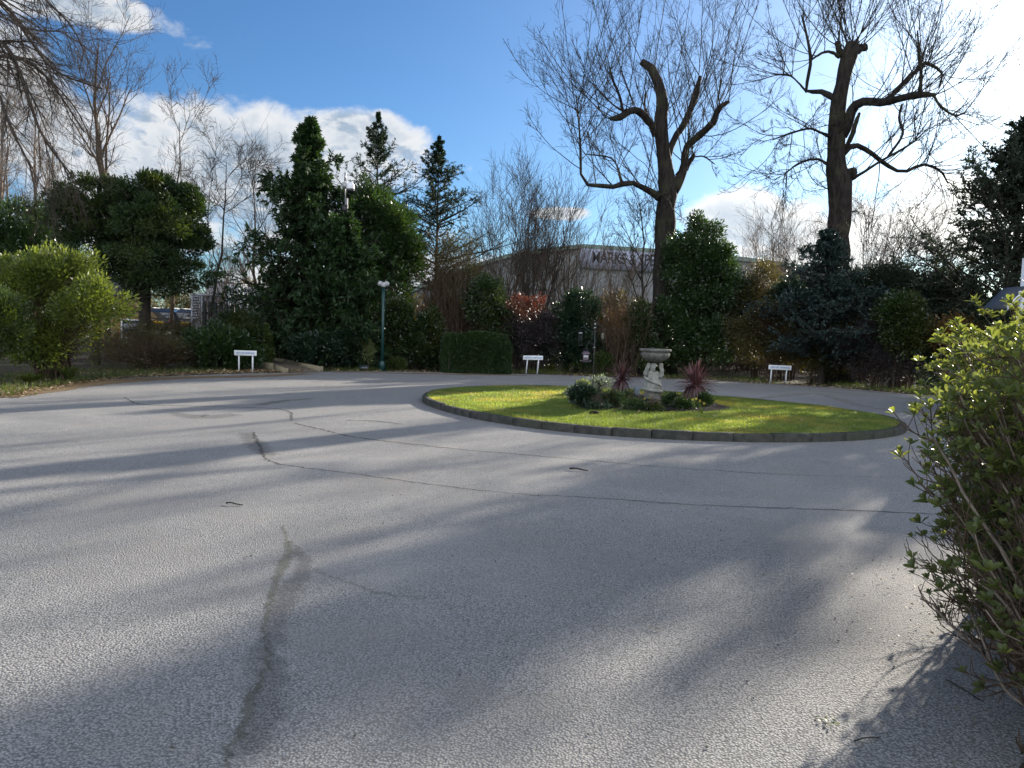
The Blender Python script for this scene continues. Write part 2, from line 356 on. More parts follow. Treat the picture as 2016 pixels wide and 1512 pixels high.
def spawn(rg, P, R, n, t0, t1, L, ang, up=0., wob=.15, k=6, ratio=.5, rmin=.004, rtip=.35, flat=False, upbias=0., tshape=1.0, lt=0.0, curl=0.):
    """n children on every parent"""
    N = len(P); idx = np.repeat(np.arange(N), n); Mn = len(idx)
    if np.ndim(L) and len(np.atleast_1d(L)) == N: L = np.repeat(L, n)
    t = t0 + (t1 - t0) * rg.random(Mn) ** tshape
    p, T, r = interp(P, R, idx, t)
    z = norm(rg.normal(size=(Mn, 3)))
    if flat: z[:, 2] *= .12
    z[:, 2] += upbias
    perp = norm(z - T * (z * T).sum(1, keepdims=True)); a = np.radians(ang) * (.7 + .6 * rg.random(Mn))[:, None]
    d = norm(np.cos(a) * T + np.sin(a) * perp); Ls = L * (.6 + .8 * rg.random(Mn)) * (1 - lt * t)
    out = np.empty((Mn, k, 3)); out[:, 0] = p; step = (Ls / (k - 1))[:, None]
    cv_ = rg.normal(size=(Mn, 3)) * curl
    for s in range(1, k):
        d = norm(d + rg.normal(size=(Mn, 3)) * wob + cv_ + np.array([0, 0, up])); out[:, s] = out[:, s - 1] + d * step
    r0 = np.maximum(r * ratio, rmin); RR = r0[:, None] * np.linspace(1, rtip, k)[None]; RR = np.maximum(RR, rmin * .6)
    return out, RR
def quad_leaves(c, d, nrm, L, Wd, fold=0.):
    """diamond leaves: centre base c, direction d, side from nrm"""
    s = norm(np.cross(d, nrm)); L = np.broadcast_to(L, (len(c),))[:, None]; Wd = np.broadcast_to(Wd, (len(c),))[:, None]
    n2 = np.cross(s, d)
    V = np.stack([c, c + d * L * .45 + s * Wd * .5 + n2 * fold * Wd, c + d * L, c + d * L * .45 - s * Wd * .5 + n2 * fold * Wd], 1).reshape(-1, 3)
    return V, np.arange(len(c) * 4).reshape(-1, 4)
def poly_res(pts, k):
    pts = np.asarray(pts, float); s = np.concatenate([[0], np.cumsum(np.linalg.norm(np.diff(pts, axis=0), axis=1))]); u = np.linspace(0, s[-1], k)
    return np.stack([np.interp(u, s, pts[:, i]) for i in range(pts.shape[1])], 1)
def smooth_line(pts, k):
    pts = np.asarray(pts, float); n = len(pts); out = []
    P = np.vstack([2 * pts[0] - pts[1], pts, 2 * pts[-1] - pts[-2]])
    for i in range(n - 1):
        p0, p1, p2, p3 = P[i:i + 4]
        for t in np.linspace(0, 1, 8, endpoint=False):
            out.append(.5 * ((2 * p1) + (-p0 + p2) * t + (2 * p0 - 5 * p1 + 4 * p2 - p3) * t * t + (-p0 + 3 * p1 - 3 * p2 + p3) * t ** 3))
    out.append(pts[-1]); return poly_res(out, k)

def box_obj(name, c, size, mat, parent=None, **kw): return MB().box(c, size, **kw).build(name, mat, parent)

# ------------------------------------------------------------------ ground, drive, island
def sheet(name, poly, z, mat, kind='structure', parent=None):
    from mathutils.geometry import tessellate_polygon
    V = np.array([(p[0], p[1], z) for p in poly]); tri = tessellate_polygon([[Vector(v) for v in V]])
    T = []
    for t in tri:
        a, b, c = [V[i] for i in t]
        if np.cross(b - a, c - a)[2] < 0: t = (t[0], t[2], t[1])
        T.append(list(t))
    o = make(name, V, [T], mat, parent); o['kind'] = kind; return o
gx = np.linspace(-400, 400, 60); gy = np.linspace(-60, 600, 60)
sheet('ground', [(-400, -80), (400, -80), (400, 700), (-400, 700)], 0.0, M['soil'])
far = [(-400, 790), (-150, 784), (0, 784), (90, 768), (160, 755), (240, 745), (400, 738), (500, 735), (560, 734), (640, 732), (760, 732), (900, 734), (1050, 737), (1200, 742), (1350, 747), (1500, 755), (1650, 764), (1790, 776), (1900, 782)]
farP = [G(a, b)[:2] for a, b in far]
farP[0] = np.array([-15.5, 12.5]); farP[1] = np.array([-11.5, 13.6])
farS = smooth_line(np.array(farP), 120)
asph = [tuple(p) for p in farS] + [(16, 20.5), (24, 19.5), (24, 17.0), (16, 17.0), (10.5, 15.5), (7.5, 11.0), (6, 8), (6, -12), (-30, -12), (-30, 12.2)]
sheet('driveway', asph[::-1], 0.004, M['asphalt'])
# island outline
frp = [(833, 797), (864.5, 809), (931, 825.5), (1003, 836.6), (1102.6, 847.8), (1300, 865.2), (1419, 871), (1538, 873), (1598, 872), (1687, 866), (1746, 858), (1788, 846)]
bkp = [(1787, 832), (1770, 825), (1687, 807), (1598, 796), (1478, 784.5), (1398, 777), (1330, 771), (1120, 760), (998, 757), (924, 759), (874, 766), (847, 776), (834, 786)]
isl = [G(*p)[:2] for p in frp] + [G(*p, z=.12)[:2] for p in bkp]
isl = np.array(isl)
ic = isl.mean(0); aa = np.arctan2(*(isl - ic).T[::-1]); rr = np.linalg.norm(isl - ic, axis=1)
o_ = np.argsort(aa); aa, rr = aa[o_], rr[o_]
K = 4; A_ = np.stack([np.ones_like(aa)] + [f(k * aa) for k in range(1, K) for f in (np.cos, np.sin)], 1)
wts = np.linalg.lstsq(A_, rr, rcond=None)[0]
def isl_r(th): return np.stack([np.ones_like(th)] + [f(k * th) for k in range(1, K) for f in (np.cos, np.sin)], 1) @ wts
th = np.linspace(0, 2 * np.pi, 240, endpoint=False); RO = isl_r(th)
def ring(dr): return np.stack([ic[0] + (RO - dr) * np.cos(th), ic[1] + (RO - dr) * np.sin(th)], 1)
def kerb():
    mb = MB(); N = len(th); per = 6; prof = [(0, 0.0), (.006, .105), (.022, .122), (.12, .126), (.13, .02)]
    rg = np.random.default_rng(5)
    for b in range(0, N, per):
        dz = rg.normal() * .005; dr = rg.normal() * .006; t = np.linspace(0.07, per - .07, per + 1) + b
        tt = t / N * 2 * np.pi; r = isl_r(tt); rows = []
        for (d, z) in prof: rows.append(np.stack([ic[0] + (r - d - dr) * np.cos(tt), ic[1] + (r - d - dr) * np.sin(tt), np.full(len(tt), z + (dz if z > .05 else 0))], 1))
        V = np.concatenate(rows); n = len(tt); Q = []
        for j in range(len(prof) - 1):
            for i in range(n - 1): Q.append([j * n + i + 1, j * n + i, (j + 1) * n + i, (j + 1) * n + i + 1])
        Q.append([j * n for j in range(len(prof))][::-1]); Q.append([j * n + n - 1 for j in range(len(prof))])
        mb.add(V, [Q])
    o = mb.build('kerb', M['kerb']); o['kind'] = 'structure'
kerb()
def dome_z(x, y):
    d = np.hypot(x - ic[0], y - ic[1]); a = np.arctan2(y - ic[1], x - ic[0]); f = d / np.maximum(isl_r(np.atleast_1d(a)).reshape(np.shape(a)), .1)
    return .112 + .05 * (1 - np.clip(f, 0, 1) ** 2)
fr_ = np.linspace(0, 1, 26); Vl = []
for f in fr_:
    r = (RO - .125) * f; x = ic[0] + r * np.cos(th); y = ic[1] + r * np.sin(th); Vl.append(np.stack([x, y, dome_z(x, y)], 1))
Vl = np.concatenate(Vl); n = len(th); i = np.arange(n); j = (i + 1) % n
Ql = np.concatenate([np.stack([i + a * n, j + a * n, j + (a + 1) * n, i + (a + 1) * n], 1) for a in range(len(fr_) - 1)])[:, ::-1]
o = make('lawn_turf', Vl, [Ql], M['turf'], smooth=True); o['kind'] = 'structure'
# planting bed
bedpx = [(1118, 792), (1135, 800), (1180, 806), (1260, 811), (1340, 813), (1400, 811), (1438, 806), (1410, 797), (1380, 789), (1330, 782), (1250, 777), (1180, 774), (1135, 778)]
bed = np.array([G(*p, z=.14)[:2] for p in bedpx]); bed = smooth_line(np.vstack([bed, bed[:1]]), 80)[:-1]; bc = bed.mean(0)
Vb = np.concatenate([np.stack([bc[0] + (bed[:, 0] - bc[0]) * f, bc[1] + (bed[:, 1] - bc[1]) * f, dome_z(bed[:, 0], bed[:, 1]) + .012 + .07 * (1 - f) * min(1, 3 * (1 - f))], 1) for f in (1, .9, .7, .4, .05)])
n = len(bed); i = np.arange(n); j = (i + 1) % n
o = make('flower_bed_soil', Vb, [np.concatenate([np.stack([i + a * n, j + a * n, j + (a + 1) * n, i + (a + 1) * n], 1) for a in range(4)]), [[4 * n + q for q in range(n)]]], M['bedsoil'], smooth=True); o['kind'] = 'structure'
def in_poly(x, y, poly):
    c = np.zeros(len(x), bool); px, py = poly[:, 0], poly[:, 1]
    for a in range(len(poly)):
        b = a - 1; cnd = ((py[a] > y) != (py[b] > y)) & (x < (px[b] - px[a]) * (y - py[a]) / (py[b] - py[a] + 1e-12) + px[a]); c ^= cnd
    return c
def blades(rg, x, y, z, h, w, lean=.5):
    n = len(x); a = rg.random(n) * 2 * np.pi; d = norm(np.stack([rg.normal(size=n) * lean, rg.normal(size=n) * lean, np.ones(n)], 1))
    s = np.stack([np.cos(a), np.sin(a), np.zeros(n)], 1); c = np.stack([x, y, z], 1); h = np.broadcast_to(h, (n,))[:, None]; w = np.broadcast_to(w, (n,))[:, None]
    V = np.stack([c - s * w / 2, c + s * w / 2, c + d * h], 1).reshape(-1, 3); return V, np.arange(n * 3).reshape(-1, 3)
rg = np.random.default_rng(1)
N = 170000; a = rg.random(N) * 2 * np.pi; f = np.sqrt(rg.random(N)); r = (isl_r(a) - .10) * f
x = ic[0] + r * np.cos(a); y = ic[1] + r * np.sin(a); k_ = ~in_poly(x, y, bed); x, y = x[k_], y[k_]
cl = .5 + .5 * np.sin(x * 2.3 + np.sin(y * 3)) * np.sin(y * 2.1 + np.sin(x * 1.7)); h = (.022 + .03 * rg.random(len(x))) * (.7 + .6 * cl)
edge_boost = rg.random(len(x)) < .04; h = np.where(edge_boost, h * 1.5, h)
V, Q = blades(rg, x, y, dome_z(x, y) - .004, h, .009 + .006 * rg.random(len(x)), .8)
tag(make('lawn_grass', V, [Q], M['grass']), kind='stuff', label='short mown grass on the oval island in the middle of the drive', cat='grass')

# ------------------------------------------------------------------ marks on the asphalt
def strip(name, pxs, w, mat, z=.008, k=60, seed=0, z0=0):
    rg = np.random.default_rng(seed); P = smooth_line(np.array([G(*p)[:2] for p in pxs]), k)
    P += rg.normal(size=P.shape) * .012
    T = np.gradient(P, axis=0); T = norm(T); Nn = np.stack([-T[:, 1], T[:, 0]], 1)
    w = np.interp(np.linspace(0, 1, k), np.linspace(0, 1, len(np.atleast_1d(w))), np.atleast_1d(w)) * (1 + .25 * rg.normal(size=k).cumsum() / 5)
    rows = []; att = []
    for s_, e in ((-1, 1), (-.5, .4), (0, 0), (.5, .4), (1, 1)):
        rows.append(np.column_stack([P + Nn * (w * s_ / 2)[:, None], np.full(k, z)])); att.append(np.full(k, float(e)))
    for q in att: q[:4] = np.maximum(q[:4], [1, .8, .5, .3]); q[-4:] = np.maximum(q[-4:], [.3, .5, .8, 1])
    i = np.arange(k - 1); Q = np.concatenate([np.stack([a * k + i, a * k + i + 1, (a + 1) * k + i + 1, (a + 1) * k + i], 1) for a in range(4)])[:, ::-1]
    o = make(name, np.concatenate(rows), [Q], mat, attr=np.concatenate(att)); o['kind'] = 'structure'; return o
strip('road_joint', [(497, 848), (512, 880), (530, 908), (600, 922), (700, 934), (850, 955), (1000, 972), (1180, 982), (1350, 994), (1550, 1002), (1720, 1008), (1880, 1016)], [.10, .12, .07, .055, .05, .06, .05], M['joint'], .008, 160, 1)
strip('road_joint', [(570, 832), (640, 848), (690, 860), (800, 874), (930, 888), (1100, 902), (1300, 920), (1500, 933), (1700, 940), (1850, 941)], [.12, .09, .07, .06, .06, .05], M['joint'], .009, 160, 2)
strip('road_joint', [(240, 780), (270, 795), (330, 799), (450, 802), (560, 808), (575, 832)], [.05, .07, .06, .08], M['joint'], .010, 80, 3)
strip('road_joint', [(1360, 752), (1500, 760), (1640, 772), (1790, 786), (1880, 796)], [.05, .08, .08, .05], M['joint'], .008, 80, 4)
strip('moss_line', [(552, 1030), (568, 1065), (560, 1110), (540, 1160), (520, 1230), (530, 1300), (500, 1370), (470, 1440), (440, 1530)], [.03, .05, .12, .10, .05, .06, .09, .10], M['moss'], .008, 120, 5)
strip('dark_patch', [(560, 1060), (600, 1110), (555, 1200), (530, 1300), (520, 1400), (480, 1520)], [.08, .15, .16, .12, .18, .16], M['grit'], .010, 80, 6)
strip('dark_patch', [(600, 1115), (660, 1140), (730, 1165), (800, 1178), (900, 1182)], [.06, .05, .10, .04], M['grit'], .011, 60, 7)
strip('dark_patch', [(500, 800), (560, 790), (620, 785)], [.3, .5, .4], M['moss'], .012, 40, 8)
strip('dark_patch', [(330, 812), (400, 822), (480, 815)], [.3, .7, .3], M['grit'], .010, 40, 9)
strip('dark_patch', [(480, 850), (520, 890), (560, 900)], [.3, .5, .3], M['grit'], .011, 40, 10)
strip('dark_patch', [(670, 828), (740, 830), (800, 838)], [.08, .14, .06], M['joint'], .012, 40, 11)
strip('dirt_sun_edge', [(0, 786), (90, 770), (160, 758), (240, 750), (360, 744), (500, 741), (620, 736)], [.5, 1.2, 1.9, 1.9, 1.6, 1.2, .5], M['dirt_sun'], .013, 80, 12)
strip('dirt_sun_edge', [(640, 734), (760, 735), (900, 737), (1050, 740)], [.3, .6, .7, .3], M['dirt_sun'], .013, 60, 13)  # orange-brown dirt strip, its tint also standing for sunlight on this edge
strip('dirt_sun_edge', [(1200, 744), (1400, 751), (1600, 763), (1800, 779)], [.3, .7, .8, .5], M['grit'], .013, 60, 14)
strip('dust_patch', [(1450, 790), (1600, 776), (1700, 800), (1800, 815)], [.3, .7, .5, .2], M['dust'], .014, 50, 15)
strip('dust_patch', [(1270, 1240), (1310, 1245)], [.05, .09, .05], M['dust'], .016, 20, 18)
strip('dust_patch', [(1600, 908), (1640, 914)], [.05, .1, .05], M['dust'], .016, 20, 19)

# ------------------------------------------------------------------ vegetation generators
def leaf_cloud(rg, blobs, n, lsize, lw, clump=.35, nc=60, zmin=.03, inner=.25, updir=.3, flatten=1.0, shell=.55, dens_pow=.5):
    vols = np.array([b[3] * b[4] * b[5] for b in blobs]) ** .7; pb = vols / vols.sum()
    ci = rg.choice(len(blobs), nc, p=pb); bl = np.array(blobs)
    dd = norm(rg.normal(size=(nc, 3))); dd[:, 2] = np.where(dd[:, 2] < -.5, -dd[:, 2], dd[:, 2])
    rr = shell + (1.02 - shell) * rg.random(nc)[:, None]
    cc = bl[ci, :3] + dd * rr * bl[ci, 3:6]; cs = clump * (.55 + .9 * rg.random(nc))
    no = int(n * (1 - inner)); k = rg.choice(nc, no, p=cs ** 2 / (cs ** 2).sum())
    u = norm(rg.normal(size=(no, 3))); rad_ = rg.random((no, 1)) ** dens_pow
    p = cc[k] + u * rad_ * cs[k][:, None] * np.array([1, 1, flatten]); od = norm(u + dd[k] * .9 + np.array([0, 0, updir]) + rg.normal(size=(no, 3)) * .55)
    ni = n - no; bi = rg.choice(len(blobs), ni, p=pb); u2 = norm(rg.normal(size=(ni, 3)))
    p2 = bl[bi, :3] + u2 * (rg.random((ni, 1)) ** .45) * bl[bi, 3:6] * .92; od2 = norm(u2 + rg.normal(size=(ni, 3)))
    p = np.vstack([p, p2]); od = np.vstack([od, od2]); ok = p[:, 2] > zmin; p, od = p[ok], od[ok]; m = len(p)
    sz = lsize * (.55 + .8 * rg.random(m)); return quad_leaves(p, od, norm(rg.normal(size=(m, 3))), sz, sz * lw, .12)
def stems_from(rg, base, spread, blobs, n, r0=.03):
    bl = np.array(blobs); bi = rg.integers(0, len(bl), n); tgt = bl[bi, :3] + norm(rg.normal(size=(n, 3))) * bl[bi, 3:6] * (.4 + .5 * rg.random((n, 1))); tgt[:, 2] = np.maximum(tgt[:, 2], .4)
    a = rg.random(n) * 6.28; b = np.array(base) + np.stack([np.cos(a), np.sin(a), 0 * a], 1) * spread * rg.random((n, 1)); b[:, 2] = base[2]
    k = 8; t = np.linspace(0, 1, k)[None, :, None]; P = b[:, None] * (1 - t) + tgt[:, None] * t
    P[:, :, :2] -= ((tgt - b)[:, None, :2]) * (.35 * np.sin(np.pi * t)); P[:, 1:] += np.cumsum(rg.normal(size=(n, k - 1, 3)) * .015, 1)
    R = r0 * (.6 + .6 * rg.random((n, 1))) * np.linspace(1, .3, k)[None]; return P, R
def pxblob(px, py, hx, hy, Y, dr=None):
    """ellipsoid whose centre and half sizes are read in photograph pixels at depth Y"""
    c = W(px, py, Y); s = Y / F; return (c[0], c[1], c[2], hx * s, (dr if dr else hx * s * .9), hy * s)
EDX = np.array([p[0] / p[1] for p in farS]); EDY = farS[:, 1]
def push(blobs, margin=1.0):
    """keep a plant behind the verge line, its outline unchanged"""
    out = []
    for b in blobs:
        ey = np.interp(b[0] / b[1], EDX, EDY) + margin; k = max(1.0, ey / (b[1] - b[4])) if b[1] > 12 else 1.0
        out.append((b[0] * k, b[1] * k, EYE + (b[2] - EYE) * k, b[3] * k, b[4] * k, b[5] * k))
    return out
def shrub(name, label, cat, blobs, mat, n, ls, lw=.45, clump=.35, nc=70, seed=0, stems=14, stem_mat='bark', group=None, part='foliage', **kw):
    if blobs[0][0] > -7.8 * blobs[0][1] / 20: blobs = push(blobs)
    rg = np.random.default_rng(seed); bl = np.array(blobs); base = (bl[:, 0].mean(), bl[:, 1].mean(), 0)
    e = empty(name, base, label, cat, group)
    V, Q = leaf_cloud(rg, blobs, n, ls, lw, clump, nc, **kw); make(part, V, [Q], M[mat], e)
    if stems:
        P, R = stems_from(rg, base, bl[:, 3].mean() * .45, blobs, stems); P2, R2 = spawn(rg, P, R, 5, .35, 1, .6, 35, .05, .2, 5, .5, .006)
        V, Q = tubes(P, R, 5); V2, Q2 = tubes(P2, R2, 3); mb = MB(); mb.add(V, [Q]); mb.add(V2, [Q2]); mb.build('stems', M[stem_mat], e)
    return e
def build_tubes(name, levels, mat, parent, sides=(8, 5, 3, 3, 3)):
    mb = MB()
    for (P, R), s_ in zip(levels, sides):
        V, Q = tubes(P, R, s_); mb.add(V, [Q])
    return mb.build(name, mat, parent, smooth=True)
def bare_tree(name, label, base, H, r0, seed=0, nl=9, lL=.45, ang=35, up=.12, t0=.3, n2=7, n3=6, n4=4, wob=.12, mat='twig', lean=(0, 0), rm=.007, group=None, cat='tree', tw=1.0):
    rg = np.random.default_rng(seed); e = empty(name, base, label, cat, group); k = 12; t = np.linspace(0, 1, k)
    P = np.array(base)[None] + np.stack([lean[0] * t, lean[1] * t, H * t], 1); P[1:, :2] += np.cumsum(rg.normal(size=(k - 1, 2)) * H * .008, 0)
    P = P[None]; R = (r0 * (1 - .86 * t))[None]
    build_tubes('trunk', [(P, R)], M[mat], e, (9,))
    A1 = spawn(rg, P, R, nl, t0, .98, H * lL, ang, up, wob, 9, .62, rm * 1.8, lt=.5)
    A2 = spawn(rg, *A1, n2, .2, 1, H * lL * .42, 38, up * .8, wob, 7, .6, rm * 1.3, lt=.4)
    A3 = spawn(rg, *A2, n3, .15, 1, H * lL * .2 * tw, 38, up * .6, wob * 1.2, 5, .65, rm, lt=.3)
    lv = [A1, A2, A3]
    if n4: lv.append(spawn(rg, *A3, n4, .2, 1, H * lL * .09 * tw, 40, up * .5, wob * 1.2, 4, .7, rm * .85))
    build_tubes('branches', lv, M[mat], e, (5, 4, 3, 3)); return e
def vase_tree(name, label, base, H, spread, ns, seed, mat='twig', n2=6, n3=6, n4=4, rm=.007, r0=.045, group=None, cat='tree', up=.08, wob=.09, bot=.25, ry=None):
    rg = np.random.default_rng(seed); e = empty(name, base, label, cat, group); k = 11; t = np.linspace(0, 1, k)
    a = rg.random(ns) * 6.28; q = rg.random(ns) ** .6; tx = np.cos(a) * q * spread; ty = np.sin(a) * q * (ry or spread); hz = H * (1 - .3 * q ** 2) * (.8 + .2 * rg.random(ns))
    s = t[None] ** 1.25
    P = np.stack([base[0] + np.cos(a)[:, None] * bot * q[:, None] + tx[:, None] * s, base[1] + np.sin(a)[:, None] * bot * q[:, None] + ty[:, None] * s, base[2] + hz[:, None] * t[None]], 2)
    P[:, 1:] += np.cumsum(rg.normal(size=(ns, k - 1, 3)) * H * .006, 1); R = r0 * (.5 + .7 * rg.random((ns, 1))) * (1 - .85 * t)[None]
    build_tubes('stems', [(P, R)], M[mat], e, (6,))
    A2 = spawn(rg, P, R, n2, .2, 1, H * .28, 24, up, wob, 7, .6, rm * 1.3, lt=.4)
    A3 = spawn(rg, *A2, n3, .15, 1, H * .13, 30, up, wob, 5, .65, rm); lv = [A2, A3]
    if n4: lv.append(spawn(rg, *A3, n4, .2, 1, H * .06, 34, up * .6, wob, 4, .7, rm * .85))
    build_tubes('twigs', lv, M[mat], e, (4, 3, 3)); return e
def conifer(name, label, base, H, Rm, mat, seed=0, nb=130, z0=.06, power=.85, droop=-.06, tip_up=.03, sub=12, need=16, nl=.16, nw=.28, subang=50, bang=80, r0=.14, sublen=.36, group=None, hang=0., bark='bark', flatplate=True, min_len=.12, fill=1.0, hspan=.97, jag=.0):
    rg = np.random.default_rng(seed); e = empty(name, base, label, 'tree', group); k = 10; t = np.linspace(0, 1, k)
    P = np.array(base)[None] + np.stack([0 * t, 0 * t, H * t], 1); P = P[None]; R = (r0 * (1 - .95 * t))[None]
    build_tubes('trunk', [(P, R)], M[bark], e, (9,))
    vr = 1.0; h = z0 + (hspan - z0) * np.sort(rg.random(nb) ** 1.15); prof = np.minimum((1 - h) ** power * 1.08, 1.0); prof = np.where(h < z0 + .1, prof * (.75 + 2.5 * (h - z0)), prof)
    Lb = Rm * np.maximum(prof, min_len * .25) * (.55 - jag * .5 + (.65 + jag) * rg.random(nb)); a = np.arange(nb) * 2.4 + rg.normal(size=nb) * .4
    el_ = np.radians(90 - bang) + rg.normal(size=nb) * .1 + h * .25 + .9 * h ** 8; d = np.stack([np.cos(a) * np.cos(el_), np.sin(a) * np.cos(el_), np.sin(el_)], 1)
    kb = 8; B1 = np.empty((nb, kb, 3)); B1[:, 0] = np.array(base) + np.stack([0 * h, 0 * h, h * H], 1)
    for s in range(1, kb):
        d = norm(d + np.array([0, 0, droop if s < 5 else tip_up]) + rg.normal(size=(nb, 3)) * .04); B1[:, s] = B1[:, s - 1] + d * (Lb / (kb - 1))[:, None]
    R1 = (.012 + .010 * Lb)[:, None] * np.linspace(1, .25, kb)[None]
    S, RS = spawn(rg, B1, R1, sub, .12, 1, np.maximum(Lb * sublen, .07), subang, hang, .07, 5, .5, .004, flat=flatplate, lt=.45)
    build_tubes('branches', [(B1, R1), (S, RS)], M[bark], e, (4, 3))
    allP = np.concatenate([S, B1[:, 3:8]]); n_ = len(allP); idx = np.repeat(np.arange(n_), need); tt = rg.random(len(idx)) * 1.0
    p, T, _ = interp(allP, np.zeros(allP.shape[:2]), idx, tt); rnd = norm(rg.normal(size=p.shape) * np.array([1, 1, .55 if flatplate else 1]))
    dd = norm(T * .8 + rnd * .75 + np.array([0, 0, hang * 2.5])); sz = nl * (.6 + .7 * rg.random(len(p)))
    V, Q = quad_leaves(p, dd, norm(rg.normal(size=p.shape) + np.array([0, 0, 1.2])), sz, sz * nw, .05); make('needles', V, [Q], M[mat], e); return e

# ------------------------------------------------------------------ the two pollarded trees
def limb_tree(name, label, Y, trunk, limbs, shoots, seed, extra=None, up=.16):
    """trunk / limbs: lists of (px, py, diameter px, depth offset m)"""
    rg = np.random.default_rng(seed)
    def line(l, kk):
        A = np.array([[*W(q[0], q[1], Y + q[3]), q[2] / 2 * (Y + q[3]) / F] for q in l]); A = smooth_line(A, kk); A[:, :3] += rg.normal(size=(kk, 3)) * (A[:, 3:4] * .07); return A
    T = line(trunk, 26); base = T[0, :3].copy(); base[2] = 0; T[0, 2] = 0
    e = empty(name, base, label, 'tree')
    fl = np.interp(T[:, 2], [0, .8, 3], [1.35, 1.08, 1.0]); tr = MB(); tr.tube(T[:, :3], T[:, 3] * fl * (1 + rg.normal(size=26) * .035), 14)
    tr.build('trunk', M['barkpol'], e, smooth=True)
    LB = []
    for l in limbs:
        A = line(l, 14); mb = MB(); rr = A[:, 3] * (1 + rg.normal(size=14) * .07); rr[-1] *= .8; mb.tube(A[:, :3], rr, 9); mb.build('limb', M['barkpol'], e, smooth=True); LB.append(A)
    ALL = LB + [T]
    lv0P, lv0R = [], []
    for (li, n, t0, t1, L, ang, upb, kind) in shoots:
        A = ALL[li]; P = poly_res(A, 14)[None]
        if kind == 'up': c = spawn(rg, P[:, :, :3], P[:, :, 3], n, t0, t1, L, ang, .12, .055, 9, .34, .016, .22, upbias=.9)
        elif kind == 'fan': c = spawn(rg, P[:, :, :3], P[:, :, 3], n, t0, t1, L, ang, .05, .06, 9, .3, .018, .22, upbias=.5)
        else: c = spawn(rg, P[:, :, :3], P[:, :, 3], n, t0, t1, L, ang, -.01, .2, 9, .26, .014, .3, upbias=-.1, curl=.08)
        lv0P.append(c[0]); lv0R.append(np.minimum(c[1], (.020 * np.linspace(1, .4, c[1].shape[1])[None])))
    P0 = np.concatenate(lv0P); R0 = np.concatenate(lv0R); Ls = np.linalg.norm(P0[:, -1] - P0[:, 0], axis=1)
    P1, R1 = spawn(rg, P0, R0, 7, .12, .98, Ls * .38, 30, .08, .09, 6, .5, .0075, lt=.45)
    L1 = np.linalg.norm(P1[:, -1] - P1[:, 0], axis=1)
    P2, R2 = spawn(rg, P1, R1, 4, .15, 1, L1 * .42, 34, .05, .12, 5, .6, .006)
    L2 = np.linalg.norm(P2[:, -1] - P2[:, 0], axis=1)
    P3, R3 = spawn(rg, P2, R2, 2, .2, 1, L2 * .5, 38, .05, .1, 3, .7, .005)
    build_tubes('shoots', [(P0, R0)], M['bark'], e, (5,)); build_tubes('twigs', [(P1, R1), (P2, R2), (P3, R3)], M['bark'], e, (4, 3, 3))
    if extra: extra(e)
    return e
t1_trunk = [(1304, 738, 46, 0), (1306, 600, 40, 0), (1308, 481, 38, 0), (1311, 415, 38, 0), (1314, 371, 35, 0), (1309, 327, 27, 0), (1302, 275, 26, 0), (1300, 241, 26, 0), (1305, 206, 23, 0), (1296, 165, 19, .1), (1285, 138, 17, .2), (1262, 122, 13, .3)]
t1 = [[(1292, 266, 15, 0), (1278, 241, 15, -.2), (1261, 221, 14, -.5), (1240, 218, 13, -.9), (1223, 230, 12, -1.2), (1202, 234, 8, -1.4)],
      [(1228, 226, 6, -1.1), (1220, 190, 5, -1.2), (1207, 158, 5, -1.3), (1200, 131, 3.5, -1.3)],
      [(1302, 392, 17, 0), (1285, 380, 13, -.3), (1268, 371, 11, -.6), (1240, 358, 10, -1), (1213, 368, 10, -1.4), (1171, 364, 8, -1.8), (1146, 357, 6, -2), (1143, 299, 4.5, -2.1), (1140, 248, 3.6, -2.2), (1134, 190, 2.4, -2.3)],
      [(1308, 318, 16, 0), (1329, 272, 13, .4), (1347, 244, 13, .8), (1360, 213, 12, 1.1), (1371, 182, 11, 1.3), (1379, 151, 10, 1.5)],
      [(1322, 382, 22, 0), (1338, 352, 20, .1), (1347, 325, 15, .2), (1352, 293, 14, .2), (1378, 265, 13, 0), (1402, 244, 12, -.4), (1415, 213, 11, -.6), (1436, 199, 8, -.8)],
      [(1340, 350, 12, .1), (1357, 320, 10, .3), (1367, 304, 8, .4)],
      [(1366, 309, 3, .4), (1385, 308, 3, .5), (1400, 318, 2.4, .6), (1408, 324, 1.6, .7)],
      [(1226, 365, 4, -1.3), (1216, 330, 3.6, -1.2), (1200, 310, 3, -1), (1150, 303, 2, -.6)],
      [(1290, 250, 5, 0), (1270, 215, 4.5, .3), (1272, 180, 3.5, .6)]]
limb_tree('pollarded_tree', 'tall bare pollarded tree with many spreading cut limbs and a leaning cut-off top', 30.0, t1_trunk, t1,
    [(0, 12, .35, 1, 4.2, 48, 1, 'up'), (1, 4, .3, 1, 3.0, 36, 1, 'up'), (2, 20, .12, 1, 3.4, 54, 1, 'up'), (2, 8, .6, 1, 3.0, 60, 1, 'fan'), (3, 12, .4, 1, 4.2, 36, 1, 'up'), (4, 15, .25, 1, 3.9, 44, 1, 'up'), (5, 3, .4, 1, 2.2, 41, 1, 'up'), (6, 4, .1, 1, 1.2, 50, 1, 'fan'),
     (9, 10, .55, 1, 3.8, 48, 1, 'up'), (7, 5, .1, 1, 1.9, 51, 1, 'up'), (8, 4, .2, 1, 3.0, 38, 1, 'up'), (4, 7, .1, .9, 2.2, 60, 1, 'fan'), (9, 8, .30, .6, 2.4, 70, 0, 'curl')], 11)
